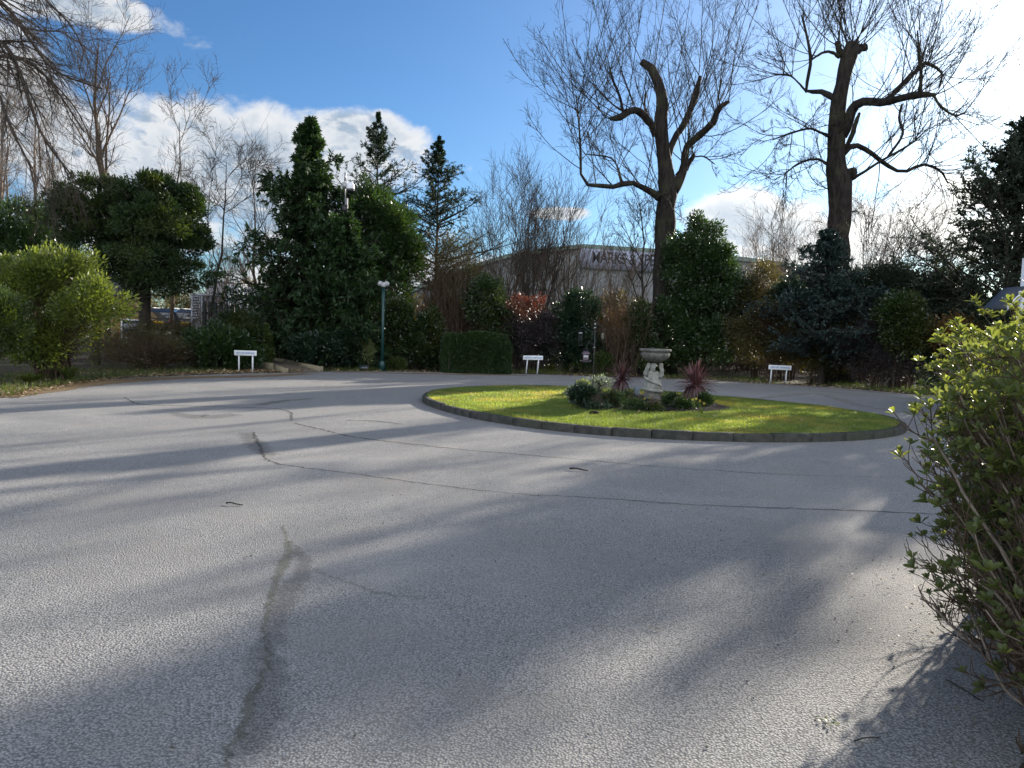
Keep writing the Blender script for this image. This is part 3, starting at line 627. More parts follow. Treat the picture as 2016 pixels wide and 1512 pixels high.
t2_trunk = [(1646, 762, 54, 0), (1650, 600, 44, 0), (1651, 509, 41, 0), (1652, 413, 43, 0), (1652, 352, 46, 0), (1647, 330, 38, 0), (1646, 292, 33, 0), (1647, 240, 31, 0), (1653, 189, 29, 0), (1661, 155, 27, 0), (1669, 125, 29, 0), (1675, 100, 31, 0), (1679, 84, 24, 0)]
t2 = [[(1657, 268, 22, 0), (1672, 236, 20, -.2), (1678, 213, 18, -.3), (1697, 201, 16, -.6), (1736, 201, 15, -1.0), (1777, 193, 14, -1.4), (1811, 186, 13, -1.7), (1843, 187, 8, -1.9)],
      [(1749, 196, 10, -1.1), (1784, 158, 9, -.9), (1806, 138, 8, -.8), (1822, 124, 7, -.7), (1854, 143, 5, -.6), (1849, 172, 4, -.6)],
      [(1811, 184, 8, -1.7), (1813, 160, 7, -1.8), (1813, 138, 5, -1.9), (1806, 60, 3.5, -2.0)],
      [(1838, 188, 5, -1.9), (1853, 210, 5, -1.9), (1880, 227, 4, -1.8), (1904, 220, 3, -1.7)],
      [(1660, 302, 14, 0), (1681, 286, 10, .3), (1708, 296, 9, .7), (1739, 320, 8, 1.1), (1777, 339, 7, 1.4), (1818, 323, 6, 1.7), (1853, 337, 5, 1.9), (1866, 361, 3, 2)],
      [(1672, 352, 14, 0), (1690, 345, 6, -.4), (1736, 316, 5, -1), (1791, 285, 4, -1.6), (1822, 258, 2.6, -2)],
      [(1748, 309, 5, -1.1), (1777, 265, 5, -1.2), (1770, 234, 5, -1.2), (1776, 205, 5, -1.3)],
      [(1646, 196, 12, 0), (1612, 179, 10, .3), (1588, 182, 7, .6), (1591, 151, 6, .6), (1596, 117, 5.5, .6), (1588, 70, 4.5, .7), (1578, 30, 3.5, .8)],
      [(1588, 182, 4, .6), (1574, 165, 3.6, .5), (1553, 148, 3, .4), (1519, 146, 2.2, .2)],
      [(1652, 112, 9, 0), (1637, 103, 5.5, -.2), (1622, 103, 5, -.4), (1598, 117, 3.6, -.7)],
      [(1638, 270, 8, 0), (1615, 261, 5, -.4), (1595, 253, 4.6, -.8), (1560, 261, 4, -1.3), (1522, 275, 2.6, -1.8)],
      [(1638, 330, 7, 0), (1608, 313, 5, .4), (1571, 323, 4, .9), (1543, 344, 2.6, 1.3)],
      [(1660, 110, 14, 0), (1651, 95, 12, -.1), (1649, 80, 10, -.1)], [(1680, 105, 13, 0), (1696, 96, 13, .1), (1705, 92, 13, .2)],
      [(1660, 300, 9, 0), (1676, 270, 9, -.3), (1684, 245, 9, -.5), (1692, 222, 6, -.6)],
      [(1664, 345, 20, 0), (1678, 338, 18, -.1), (1684, 336, 12, -.2)]]
limb_tree('pollarded_tree', 'thick straight-trunked bare pollarded tree, the one nearest the sun, with knobbed head', 27.9, t2_trunk, t2,
    [(16, 20, .94, 1, 4.6, 38, 1, 'up'), (0, 15, .2, 1, 3.6, 48, 1, 'up'), (1, 12, .2, 1, 3.8, 44, 1, 'up'), (2, 5, .3, 1, 3.2, 36, 1, 'up'), (3, 8, .1, 1, 3.2, 45, 1, 'fan'), (4, 12, .2, 1, 2.7, 54, 1, 'up'), (4, 9, .5, 1, 2.6, 60, 0, 'curl'), (4, 6, .7, 1, 3.2, 35, 1, 'fan'),
     (5, 7, .2, 1, 2.2, 45, 1, 'fan'), (6, 5, .1, 1, 1.7, 45, 1, 'fan'), (7, 8, .35, 1, 3.3, 41, 1, 'up'), (8, 7, .2, 1, 2.0, 50, 1, 'fan'), (8, 3, .3, 1, 2.0, 50, 0, 'curl'), (9, 5, .3, 1, 3.0, 41, 1, 'up'),
     (10, 10, .2, 1, 1.9, 50, 0, 'curl'), (11, 10, .2, 1, 2.0, 50, 0, 'curl'), (10, 4, .2, 1, 1.8, 50, 1, 'fan'), (11, 4, .2, 1, 1.8, 50, 0, 'fan'), (16, 11, .45, .85, 1.9, 65, 0, 'curl'), (12, 3, .4, 1, 4.4, 36, 1, 'up'), (13, 3, .4, 1, 4.0, 41, 1, 'up')], 12)

# ------------------------------------------------------------------ bare trees
def gb(px, Y): w = W(px, 700, Y); return (w[0], Y, 0.0)
def hz(px, py, Y): return float(W(px, py, Y)[2])
vase_tree('bare_shrub_tree', 'bare vase-shaped multi-stemmed tree behind the red-leaved shrub', gb(1040, 33), hz(1035, 335, 33), 2.3, 20, 21, 'twig')
vase_tree('bare_shrub_tree', 'bare multi-stemmed tree beside the dark conical spruce, left of the red-leaved shrub', gb(985, 35), hz(960, 380, 35), 1.7, 12, 22, 'twig')
vase_tree('bare_shrub_tree', 'bare multi-stemmed tree above the dark domed shrub in front of the warehouse', gb(1120, 34), hz(1120, 400, 34), 2.4, 15, 23, 'twigbrown', n4=3)
bare_tree('slender_tree', 'slender leaning bare tree just left of the leaning-topped pollard', gb(1268, 30.5), hz(1240, 380, 30.5), .085, 24, 12, .34, 32, .1, .3, 6, 5, 3, mat='bark', lean=(-.55, 0))
vase_tree('bare_shrub_tree', 'bare brown thicket tree standing right before the warehouse banner', gb(1190, 37), hz(1190, 470, 37), 2.4, 11, 25, 'twigbrown', n4=3)
vase_tree('bare_shrub_tree', 'rounded bare tree between the two pollards, low on the skyline', gb(1522, 40), hz(1520, 415, 40), 2.0, 22, 26, 'twiggrey', n4=3)
vase_tree('bare_shrub_tree', 'wide arching bare shrub to the right of the thick pollard trunk', gb(1700, 30), hz(1730, 395, 30), 3.6, 26, 27, 'twigbrown', up=-.01, wob=.08)
vase_tree('bare_shrub_tree', 'arching bare shrub left of the layered cedar', gb(1790, 31), hz(1800, 450, 31), 2.2, 14, 28, 'twigbrown', up=-.02)
bare_tree('bare_tree', 'open-branched bare tree rising above the flat-topped yew', gb(215, 30), hz(205, 95, 30), .17, 29, 9, .42, 34, .14, .42, 6, 5, 4, mat='twigbrown')
bare_tree('bare_tree', 'lower bare tree right behind the flat-topped yew crown', gb(335, 31), hz(340, 235, 31), .09, 30, 9, .36, 30, .14, .35, 6, 5, 3, mat='twigbrown')
bare_tree('bare_tree', 'thin bare tree with sinuous trunk between the yew and the tall cypress', gb(408, 30), hz(425, 320, 30), .075, 31, 9, .46, 45, .04, .4, 6, 5, 4, wob=.17, lean=(.5, 0), mat='bark')
bare_tree('bare_tree', 'bare tree close against the left side of the tall cypress', gb(500, 36), hz(490, 345, 36), .10, 32, 12, .38, 40, .05, .25, 6, 6, 3, mat='twig')
vase_tree('bare_shrub_tree', 'bare brown thicket left of the tall cypress, behind the fence', gb(465, 38), hz(465, 470, 38), 2.6, 22, 33, 'twigbrown', n4=3)
for k_, (px, py, Y, r0, sd, lb) in enumerate([(20, 205, 46, .22, 41, 'distant pale bare tree at the left edge of the picture'), (75, 215, 48, .2, 42, 'distant pale bare tree, the middle one of three left of the yew'), (118, 270, 47, .18, 43, 'distant pale bare tree standing directly left of the yew'), (-40, 160, 44, .22, 44, 'distant bare tree cut by the left picture edge')]):
    bare_tree('distant_bare_tree', lb, gb(px, Y), hz(px, py, Y), r0, sd, 12, .38, 26, .12, .35, 6, 5, 3, mat='twiggrey', group='distant bare trees at the far left')
vase_tree('bare_shrub_tree', 'bare twiggy top showing behind the tall cypress apex', gb(590, 33), hz(610, 215, 33), 2.0, 9, 45, 'twigbrown', n2=5, n3=4, n4=0, bot=.4)

# weeping tree at top left
def weeping():
    rg = np.random.default_rng(51); Y = 14.0; b = W(-150, 700, Y); base = (b[0], Y, 0); e = empty('weeping_tree', base, 'overhanging bare tree whose long twigs droop into the top left corner', 'tree')
    H = hz(-120, -250, Y); t = np.linspace(0, 1, 12); P = np.stack([base[0] + .4 * t, Y + 0 * t, H * t], 1)[None]; R = (.28 * (1 - .8 * t))[None]
    build_tubes('trunk', [(P, R)], M['bark'], e, (10,))
    def limb(l, r): 
        A = smooth_line(np.array([W(q[0], q[1], Y + q[2]) for q in l]), 14); return A, r * np.linspace(1, .3, 14)
    Ls = [limb([(-130, 60, 0), (-60, 70, -.2), (0, 80, -.4), (30, 120, -.5), (55, 190, -.5), (85, 270, -.5), (145, 350, -.4)], .05), limb([(-130, -20, 0), (-60, -30, .3), (10, 10, .5), (60, 80, .7), (110, 140, .8), (200, 175, .9)], .045), limb([(-130, 120, 0), (-60, 115, .5), (10, 110, .8), (70, 130, 1), (120, 190, 1.2), (165, 260, 1.3)], .04),
          limb([(-130, -60, 0), (-40, -90, 0), (40, -60, -.2), (90, 0, -.2), (140, 50, -.3), (165, 100, -.3)], .04), limb([(-130, 150, 0), (-70, 140, -.6), (-10, 170, -.8), (20, 250, -.9), (60, 330, -.9), (70, 400, -.9)], .035), limb([(-130, 100, 0), (-40, 95, 1.2), (30, 110, 1.5), (90, 150, 1.6), (150, 215, 1.6), (185, 290, 1.6)], .03),
          limb([(-130, 0, 0), (-30, 20, -1), (20, 40, -1.2), (60, 60, -1.3), (120, 62, -1.3), (190, 110, -1.2)], .03)]
    P = np.stack([l[0] for l in Ls]); R = np.stack([l[1] for l in Ls])
    P1, R1 = spawn(rg, P, R, 20, .18, .98, 1.15, 26, -.07, .07, 10, .5, .007, .3, lt=.3); L1 = np.linalg.norm(P1[:, -1] - P1[:, 0], axis=1)
    P2, R2 = spawn(rg, P1, R1, 9, .1, 1, L1 * .36, 28, -.03, .09, 6, .6, .0035)
    P3, R3 = spawn(rg, P2, R2, 4, .15, 1, .16, 36, -.0, .1, 4, .7, .0025)
    build_tubes('branches', [(P, R), (P1, R1), (P2, R2), (P3, R3)], M['twig'], e, (7, 4, 3, 3))
weeping()

# ------------------------------------------------------------------ conifers
conifer('cypress_tree', 'tallest dark drooping cypress with feathery sprays, behind the laurel by the lamp post', gb(606, 30), hz(612, 232, 30), 3.0, 'cypress', 61, 230, .02, .86, -.05, .0, 14, 19, .21, .34, 50, 70, .16, .36, hang=-.10, flatplate=False, jag=.5)
conifer('cypress_tree', 'broad lower cypress lobe right of the tall one, next to the green lamp post', gb(672, 28), hz(672, 428, 28), 1.9, 'cypress', 62, 150, .02, .50, -.05, .0, 13, 18, .20, .34, 50, 75, .12, .36, hang=-.08, flatplate=False)
conifer('spruce_tree', 'spruce with a needle-thin tip rising behind the camera pole', gb(737, 37), hz(735, 215, 37), 5.4, 'spruce', 63, 130, .3, 1.05, -.02, .07, 15, 26, .10, .28, 50, 72, .12, .30, group='two spruces against the sky', jag=.35)
conifer('spruce_tree', 'freestanding narrow spruce right of the taller-tipped one, trunk showing through', gb(855, 36), hz(852, 262, 36), 4.8, 'spruce', 64, 110, .3, 1.05, -.02, .07, 14, 24, .10, .28, 50, 72, .12, .30, group='two spruces against the sky', jag=.35)
conifer('blue_spruce', 'wide bluish spruce in front of the thick pollard trunk', gb(1618, 26.6), hz(1606, 455, 26.6), 2.8, 'bluespruce', 65, 150, .16, .80, -.03, .06, 14, 24, .11, .34, 55, 78, .12, .34)
conifer('cedar_tree', 'large layered cedar at the right edge with sweeping branches and sky between them', gb(1985, 25), hz(2050, 262, 25), 4.3, 'cedar', 66, 160, .10, .62, -.012, .04, 20, 26, .13, .34, 52, 60, .22, .34)
conifer('conifer_bush', 'small bright green conical shrub beside the timber edging', gb(526, 26.2), hz(526, 640, 26.2), .33, 'boxgreen', 67, 60, .02, .5, .02, .05, 8, 8, .09, .4, 40, 50, .03, .4)

# yew with two trunks
def yew():
    rg = np.random.default_rng(70); Y = 25.0; b = W(283, 700, Y); e = empty('yew_tree', (b[0], Y, 0), 'dark flat-topped yew with layered crown, two trunks, left of the picket fence', 'tree')
    k = 9; t = np.linspace(0, 1, k)
    for (x0, x1, top, r) in ((283, 290, 380, .22), (186, 196, 360, .17)):
        a = W(x0, 700, Y); c = W(x1, top, Y); P = np.stack([a[0] + (c[0] - a[0]) * t, Y + 0 * t, c[2] * t], 1); build_tubes('trunk', [(P[None], (r * (1 - .6 * t))[None])], M['bark'], e, (10,))
    blobs = [(200, 395, 85, 42, 0), (150, 440, 50, 35, .6), (285, 370, 62, 30, -.4), (350, 405, 62, 42, 0), (300, 440, 90, 45, -.8), (235, 470, 75, 30, .3), (350, 470, 62, 30, .6), (285, 510, 75, 36, -.9), (350, 545, 68, 38, -.4), (300, 560, 60, 28, -.7), (225, 520, 40, 40, 0), (395, 400, 22, 18, .4), (130, 400, 26, 20, 0), (215, 435, 85, 48, .2), (315, 485, 85, 62, .1), (340, 430, 70, 50, .2), (170, 470, 50, 36, .4), (290, 545, 80, 46, .1)]
    bl = [pxblob(x, y, hx, hy, Y + dz, 1.1) for x, y, hx, hy, dz in blobs]
    V, Q = leaf_cloud(rg, bl, 110000, .12, .32, .34, 300, flatten=.6, inner=.14, shell=.5); V2 = V
    make('foliage', V2, [Q], M['yew'], e)
    P, R = stems_from(rg, (b[0] - .4, Y, 2.2), .3, bl, 46, .045); P2, R2 = spawn(rg, P, R, 7, .3, 1, .8, 40, .02, .12, 5, .5, .008)
    build_tubes('branches', [(P, R), (P2, R2)], M['bark'], e, (5, 3))
yew()

# ------------------------------------------------------------------ shrubs
shrub('laurel_bush', 'large sunlit yellow-green bush with narrow leaves at the left, on the leaf-strewn verge', 'bush', [pxblob(95, 590, 95, 85, 19, 1.0), pxblob(180, 620, 62, 62, 18.6, .9), pxblob(40, 560, 60, 60, 19.3, .9), pxblob(120, 545, 65, 50, 19.2, .9), pxblob(120, 670, 85, 50, 18.8, .8), pxblob(70, 690, 70, 35, 18.6, .7)], 'yellowgreen', 40000, .10, .38, .30, 150, 81, 70, 'twigbrown', inner=.10, updir=.5, shell=.5)
shrub('round_bush', 'bright green rounded bush cut off by the left picture edge', 'bush', [pxblob(-5, 650, 52, 72, 16.8, .6), pxblob(-40, 620, 40, 60, 17, .6)], 'boxgreen', 26000, .06, .5, .2, 110, 82, 10, inner=.2, updir=.5, shell=.7)
shrub('evergreen_tree', 'dark green evergreen behind the sunlit bush at the left edge', 'tree', [pxblob(40, 450, 55, 50, 27, 1.4), pxblob(70, 510, 60, 60, 27, 1.5), pxblob(0, 520, 70, 90, 27, 1.5), pxblob(120, 560, 60, 70, 27, 1.5)], 'laurel', 42000, .12, .4, .4, 160, 83, 12, inner=.3)
shrub('laurel_bush', 'low dark glossy laurel behind the left parking sign', 'bush', [pxblob(430, 685, 55, 42, 24.4, .7), pxblob(390, 690, 35, 35, 24.6, .6), pxblob(470, 700, 40, 30, 24.1, .5)], 'laurel', 16000, .13, .38, .25, 80, 84, 12, inner=.25, updir=.5)
shrub('grey_green_bush', 'soft rounded grey-green bush below the picket fence', 'bush', [pxblob(470, 655, 48, 42, 26.5, .8), pxblob(490, 680, 32, 38, 26.2, .6)], 'ivy', 26000, .07, .3, .22, 110, 85, 10, inner=.2)
shrub('undergrowth', 'brown twiggy undergrowth under the yew, beside the drive', 'bush', [pxblob(330, 670, 75, 46, 25.4, 1.0), pxblob(270, 685, 65, 46, 24, .8), pxblob(350, 700, 50, 34, 23.9, .6), pxblob(220, 700, 50, 40, 22.5, .6)], 'olive', 16000, .07, .3, .35, 90, 86, 150, 'twigbrown', inner=.4)
shrub('laurel_tree', 'tall dark olive laurel tree between the cypress and the brown bush', 'tree', [pxblob(725, 430, 50, 75, 32, 1.4), pxblob(762, 480, 60, 80, 32, 1.5), pxblob(740, 560, 75, 100, 32, 1.5), pxblob(800, 520, 35, 60, 32, 1)], 'laurel', 60000, .15, .36, .4, 230, 87, 14, inner=.2, updir=.45, shell=.45)
def twiggy(name, label, blobs, leafm, n, ls, px, Y, H, spread, ns, seed, mat='twigbrown', cat='bush', **kw):
    blobs = push(blobs); Y = max(Y, blobs[0][1])
    rg = np.random.default_rng(seed); base = gb(px, Y); e = empty(name, base, label, cat); k = 10; t = np.linspace(0, 1, k)
    a = rg.random(ns) * 6.28; q = rg.random(ns) ** .5; s = t[None] ** 1.2; hh = H * (.55 + .45 * rg.random(ns)) * (1 - .35 * q ** 3)
    P = np.stack([base[0] + np.cos(a)[:, None] * q[:, None] * spread * (.65 + .35 * s), Y + np.sin(a)[:, None] * q[:, None] * spread * .7 * (.65 + .35 * s), hh[:, None] * t[None]], 2)
    P[:, 1:] += np.cumsum(rg.normal(size=(ns, k - 1, 3)) * .03, 1); R = .02 * np.ones((ns, 1)) * np.linspace(1, .35, k)[None]
    A = spawn(rg, P, R, 7, .2, 1, .75, 25, .06, .12, 6, .6, .007); A2 = spawn(rg, *A, 4, .2, 1, .3, 35, .03, .12, 4, .7, .005)
    build_tubes('stems', [(P, R), A, A2], M[mat], e, (4, 3, 3))
    if n:
        V, Q = leaf_cloud(rg, blobs, n, ls, .35, .3, 120, **kw); make('foliage', V, [Q], M[leafm], e)
    return e
twiggy('brown_bush', 'tall dense brown bush of upright bare stems behind the clipped hedge', [pxblob(890, 520, 62, 60, 30, 1), pxblob(900, 590, 62, 70, 30, 1)], 'olive', 20000, .07, 895, 30, hz(890, 445, 30), 1.45, 130, 88, inner=.5)
shrub('evergreen_bush', 'green evergreen bush between the brown bush and the red-leaved shrub', 'bush', [pxblob(955, 600, 40, 60, 29, .8), pxblob(985, 640, 32, 50, 29, .7)], 'ivy', 20000, .085, .4, .26, 90, 89, 8, inner=.3)
shrub('laurel_hedge', 'low wide dark laurel left of the green lamp post', 'bush', [pxblob(640, 690, 50, 36, 26.2, .7), pxblob(690, 688, 32, 34, 26, .6), pxblob(600, 695, 28, 28, 26.4, .5)], 'laureldark', 20000, .13, .36, .24, 90, 90, 10, inner=.25)
shrub('variegated_bush', 'small cream-and-green shrub at the foot of the lamp post, left side', 'bush', [pxblob(722, 700, 17, 24, 25.6, .3), pxblob(712, 682, 13, 14, 25.6, .25)], 'variegated', 1700, .10, .45, .16, 26, 91, 8, inner=.15)
shrub('evergreen_bush', 'mottled yellow-green shrub immediately right of the lamp post', 'bush', [pxblob(785, 630, 28, 42, 27, .6), pxblob(800, 680, 38, 42, 27, .7), pxblob(845, 655, 26, 42, 27.6, .6), pxblob(845, 700, 30, 28, 27, .5)], 'ivy', 30000, .10, .42, .26, 120, 92, 10, inner=.25)
shrub('evergreen_bush', 'low bright green leaves at the foot of the lamp post, right side', 'plant', [pxblob(775, 718, 22, 12, 25.6, .3)], 'boxgreen', 1500, .12, .35, .12, 20, 93, 0)
shrub('red_tipped_shrub', 'shrub with bright red young leaves and dark lower growth, right of the clipped hedge', 'bush', [pxblob(1030, 612, 34, 26, 29, .6), pxblob(1052, 598, 18, 16, 29, .4), pxblob(1000, 625, 16, 22, 29, .4)], 'red', 2400, .11, .32, .18, 40, 94, 14, inner=.2, updir=.8)
shrub('purple_bush', 'dull purple-grey bush behind the middle parking sign', 'bush', [pxblob(1050, 680, 48, 48, 28.6, .8), pxblob(1080, 660, 36, 40, 28.8, .7), pxblob(1015, 650, 30, 36, 29, .6)], 'purple', 26000, .085, .4, .26, 110, 95, 10, inner=.3)
shrub('domed_bush', 'dark dense domed bush behind the bird feeders', 'bush', [pxblob(1135, 640, 50, 62, 29.4, 1.0), pxblob(1115, 680, 48, 48, 29, .9), pxblob(1150, 690, 42, 42, 29, .9)], 'laureldark', 46000, .09, .42, .22, 170, 96, 8, inner=.25, shell=.75)
twiggy('brown_bush', 'russet-stemmed upright bush between the domed bush and the bird bath', [pxblob(1215, 655, 36, 50, 28.5, .8)], 'russet', 5000, .06, 1220, 28.5, hz(1220, 590, 28.5), 1.35, 60, 97, inner=.4)
shrub('green_bush', 'green leafy bush directly behind the bird bath bowl', 'bush', [pxblob(1258, 660, 26, 62, 29, .7), pxblob(1275, 700, 30, 40, 28.4, .6)], 'ivy', 15000, .10, .45, .26, 70, 98, 8, inner=.3)
shrub('holly_tree', 'glossy broad holly covering the foot of the leaning-topped pollard', 'tree', [pxblob(1380, 470, 38, 40, 28.4, .9), pxblob(1350, 530, 58, 60, 28.4, 1.2), pxblob(1390, 570, 62, 70, 28.2, 1.2), pxblob(1350, 640, 70, 75, 28, 1.2), pxblob(1410, 520, 36, 40, 28.3, .8), pxblob(1400, 680, 60, 55, 27.8, 1)], 'laurel', 68000, .105, .5, .30, 260, 99, 22, inner=.22, shell=.5)
for (sh, lb, bb, mt, n, ls, sd) in [('olive_bush', 'olive-brown bush behind the right parking sign', [pxblob(1490, 670, 60, 62, 27.6, .9), pxblob(1550, 660, 55, 60, 27.5, .9)], 'olive', 36000, .075, 100), ('olive_bush', 'speckled olive bush under the right half of the blue spruce', [pxblob(1640, 685, 60, 62, 26.3, .8), pxblob(1600, 690, 50, 55, 26.6, .8)], 'olive', 32000, .07, 101), ('purple_bush', 'low greyish purple bush at the far right verge', [pxblob(1710, 700, 52, 58, 25, .8), pxblob(1760, 715, 42, 48, 24.4, .7)], 'purple', 26000, .075, 102),
        ('green_bush', 'mid-green bush with pale flecks below the cedar, left side', [pxblob(1790, 672, 46, 42, 24.6, .8), pxblob(1770, 620, 40, 34, 25, .7)], 'ivy', 22000, .11, 103), ('orange_bush', 'orange-brown bush below the cedar, just above the near hedge tip', [pxblob(1850, 668, 44, 30, 23.5, .8), pxblob(1890, 660, 36, 30, 23.3, .7)], 'russet', 12000, .07, 104), ('dark_bush', 'dark bush behind the near hedge, under the cedar', [pxblob(1860, 725, 70, 50, 22.5, .9), pxblob(1940, 690, 70, 85, 22, 1.0), pxblob(2040, 690, 70, 90, 21, 1)], 'laureldark', 40000, .10, 105),
        ('yellow_flecked_bush', 'yellowish small-leaved bush between holly and blue spruce', [pxblob(1505, 560, 36, 40, 29.5, .8), pxblob(1480, 600, 46, 44, 29, .9)], 'olive', 12000, .07, 106), ('dark_bush', 'dark evergreen mass beneath the left side of the blue spruce', [pxblob(1450, 610, 40, 60, 29.5, .9), pxblob(1560, 610, 70, 60, 28.4, .9), pxblob(1680, 600, 70, 60, 28, .9)], 'laureldark', 36000, .11, 107),
        ('evergreen_bush', 'leaning evergreen shrub between blue spruce and cedar', [pxblob(1790, 580, 70, 40, 27.5, 1.0), pxblob(1860, 590, 60, 40, 26.5, 1.0), pxblob(1740, 560, 50, 36, 28, .9)], 'cedar', 30000, .10, 108)]:
    shrub(sh, lb, 'bush', bb, mt, n, ls, .42, .3, 150, sd, 14, 'twigbrown', inner=.25)
shrub('low_plant', 'yellow-green low shrub on the far verge below the house-shaped feeder', 'plant', [pxblob(1180, 712, 34, 18, 27.4, .4), pxblob(1150, 716, 20, 13, 27.3, .3)], 'boxgreen', 6000, .07, .45, .14, 40, 109, 0)
shrub('low_plant', 'light green low shrub on the verge between bird bath and right cordyline', 'plant', [pxblob(1345, 708, 26, 22, 26.8, .4)], 'ivy', 4000, .09, .45, .16, 30, 110, 0)
def clipped_hedge():
    rg = np.random.default_rng(111); Y = 27.4; a = W(868, 700, Y); b = W(1004, 700, Y); x0, x1 = a[0], b[0]; H = hz(940, 657, Y); dep = 1.6
    e = empty('clipped_hedge', ((x0 + x1) / 2, Y, 0), 'neatly clipped box-shaped hedge right of the lamp post, behind the road', 'hedge')
    n = 90000; u = rg.random((n, 3)); f = rg.choice(4, n, p=[.5, .3, .1, .1]); u[f == 0, 1] = rg.random((f == 0).sum()) * .06; u[f == 1, 2] = 1 - rg.random((f == 1).sum()) * .06; u[f == 2, 0] = rg.random((f == 2).sum()) * .04; u[f == 3, 0] = 1 - rg.random((f == 3).sum()) * .04
    x = 2 * u[:, 0] - 1; y = 2 * u[:, 1] - 1; z = u[:, 2]; rr = (np.abs(x) ** 3.4 + np.abs(y) ** 3.4 + np.abs(2 * z - 1).clip(0) ** 3.6 * (z > .5)) ** (1 / 3.4); sc = np.where(rr > 1, 1 / rr, 1)
    p = np.stack([(x0 + x1) / 2 + x * sc * (x1 - x0) / 2, Y + y * sc * dep / 2, z * H * np.where(rr > 1, .93 + .07 * sc, 1)], 1); p += np.sin(p * 4.0)[:, [1, 2, 0]] * .045 + np.sin(p * 9.0)[:, [2, 0, 1]] * .02 + rg.normal(size=p.shape) * .02
    od = norm(p - np.array([(x0 + x1) / 2, Y, H * .5]) + rg.normal(size=p.shape) * .7); ls = .055 * (.6 + .8 * rg.random(n)); V, Q = quad_leaves(p, od, norm(rg.normal(size=p.shape)), ls, ls * .5, .1)
    make('foliage', V, [Q], M['hedge'], e)
    P = np.stack([np.stack([np.full(5, xx), np.full(5, Y) + rg.normal() * .3, np.linspace(0, H * .8, 5)], 1) for xx in np.linspace(x0 + .2, x1 - .2, 14)]); build_tubes('stems', [(P, np.full((14, 5), .03))], M['bark'], e, (5,))
clipped_hedge()
# far-off mass of scrub and treetops behind the garden: nobody could count it
def scrub():
    rg = np.random.default_rng(120); bl = []
    for px in range(430, 2300, 46):
        Y = 46 + rg.random() * 8; h = {0: 560}.get(0); top = 590 + 14 * math.sin(px * .02) + rg.random() * 22
        bl.append(pxblob(px, (top + 690) / 2, 40, (690 - top) / 2, Y, 2.0))
    for px in range(560, 2000, 40):
        Y = 33.5 + rg.random() * 2; top = 612 + 22 * math.sin(px * .031) + rg.random() * 18; bl.append(pxblob(px, (top + 700) / 2, 34, (700 - top) / 2, Y, 1.2))
    for px in range(150, 600, 34):
        top = 545 + rg.random() * 30; bl.append(pxblob(px, (top + 660) / 2, 34, (660 - top) / 2, 62 + rg.random() * 8, 2.0))
    V, Q = leaf_cloud(rg, bl, 150000, .2, .4, .6, 700, inner=.3); tag(make('scrub', V, [Q], M['olive']), 'brown and green scrub filling the space beyond the garden shrubs', 'scrub', kind='stuff')
    n = 5200; px = 400 + 1500 * rg.random(n); Y = 33 + 12 * rg.random(n); x = (px - CX) / F * Y; k = 6; t = np.linspace(0, 1, k); h = 1.4 + 1.8 * rg.random(n)
    P = np.stack([x[:, None] + rg.normal(size=(n, 1)) * .7 * t, Y[:, None] + rg.normal(size=(n, 1)) * .5 * t, h[:, None] * t], 2); P[:, 1:] += np.cumsum(rg.normal(size=(n, k - 1, 3)) * .06, 1)
    R = .013 * np.ones((n, 1)) * np.linspace(1, .4, k)[None]; A = spawn(rg, P, R, 4, .2, 1, .7, 40, .02, .15, 4, .7, .007)
    V, Q = tubes(P, R, 3); V2, Q2 = tubes(*A, 3); mb = MB(); mb.add(V, [Q]); mb.add(V2, [Q2]); tag(mb.build('brushwood', M['twigbrown']), 'tangle of bare brown brushwood between the garden trees', 'brushwood', kind='stuff')
scrub()

# ------------------------------------------------------------------ verge ground cover
def verge():
    rg = np.random.default_rng(130); n = 26000; s = rg.random(n) * .98 + .01; i = (s * (len(farS) - 1)).astype(int); P = farS[i]; T = farS[np.minimum(i + 1, len(farS) - 1)] - farS[np.maximum(i - 1, 0)]; T = norm(T); Nn = np.stack([-T[:, 1], T[:, 0]], 1)
    d = rg.random(n) ** 1.2 * 3.2 + .15; p = P + Nn * d[:, None] + T * rg.normal(size=(n, 1)) * .3
    clump = np.sin(p[:, 0] * 1.7 + np.sin(p[:, 1])) * np.sin(p[:, 0] * .63 + 1) + rg.normal(size=n) * .4; k = (clump > .05); p = p[k]
    V, Q = blades(rg, p[:, 0], p[:, 1], np.zeros(len(p)), .06 + .16 * rg.random(len(p)), .018, .5)
    tag(make('verge_grass', V, [Q], M['wildgrass']), 'short rough grass and weeds along the far verge of the drive', 'grass', kind='stuff')
    n = 9000; s = rg.random(n); i = (s * (len(farS) - 1)).astype(int); P = farS[i]; d = rg.random(n) ** 1.5 * 3.0 - .10
    T = norm(farS[np.minimum(i + 1, len(farS) - 1)] - farS[np.maximum(i - 1, 0)]); Nn = np.stack([-T[:, 1], T[:, 0]], 1); p = P + Nn * d[:, None]
    a = np.column_stack([p + rg.normal(size=p.shape) * .1, .015 + .02 * rg.random(n)]); left = p[:, 0] < -6.5; keep = left | (rg.random(n) < .4); a = a[keep]
    # thick litter at the left
    m = 5200; q = np.column_stack([-13.5 + 6.8 * rg.random(m), np.zeros(m), np.zeros(m)]); yy = np.interp(q[:, 0], farS[:, 0], farS[:, 1]); q[:, 1] = yy + rg.random(m) ** 1.3 * 2.4 - .05; q[:, 2] = .012 + .05 * rg.random(m)
    a = np.vstack([a, q]); dd = norm(rg.normal(size=a.shape) * np.array([1, 1, .25])); L = .05 + .07 * rg.random(len(a)); V, Q = quad_leaves(a, dd, norm(rg.normal(size=a.shape) * .45 + np.array([0, 0, 1])), L, L * .5, .15)
    tag(make('leaf_litter', V, [Q], M['litter']), 'fallen pale brown leaves along the verge, thickest under the sunlit bush', 'fallen leaves', kind='stuff')
verge()
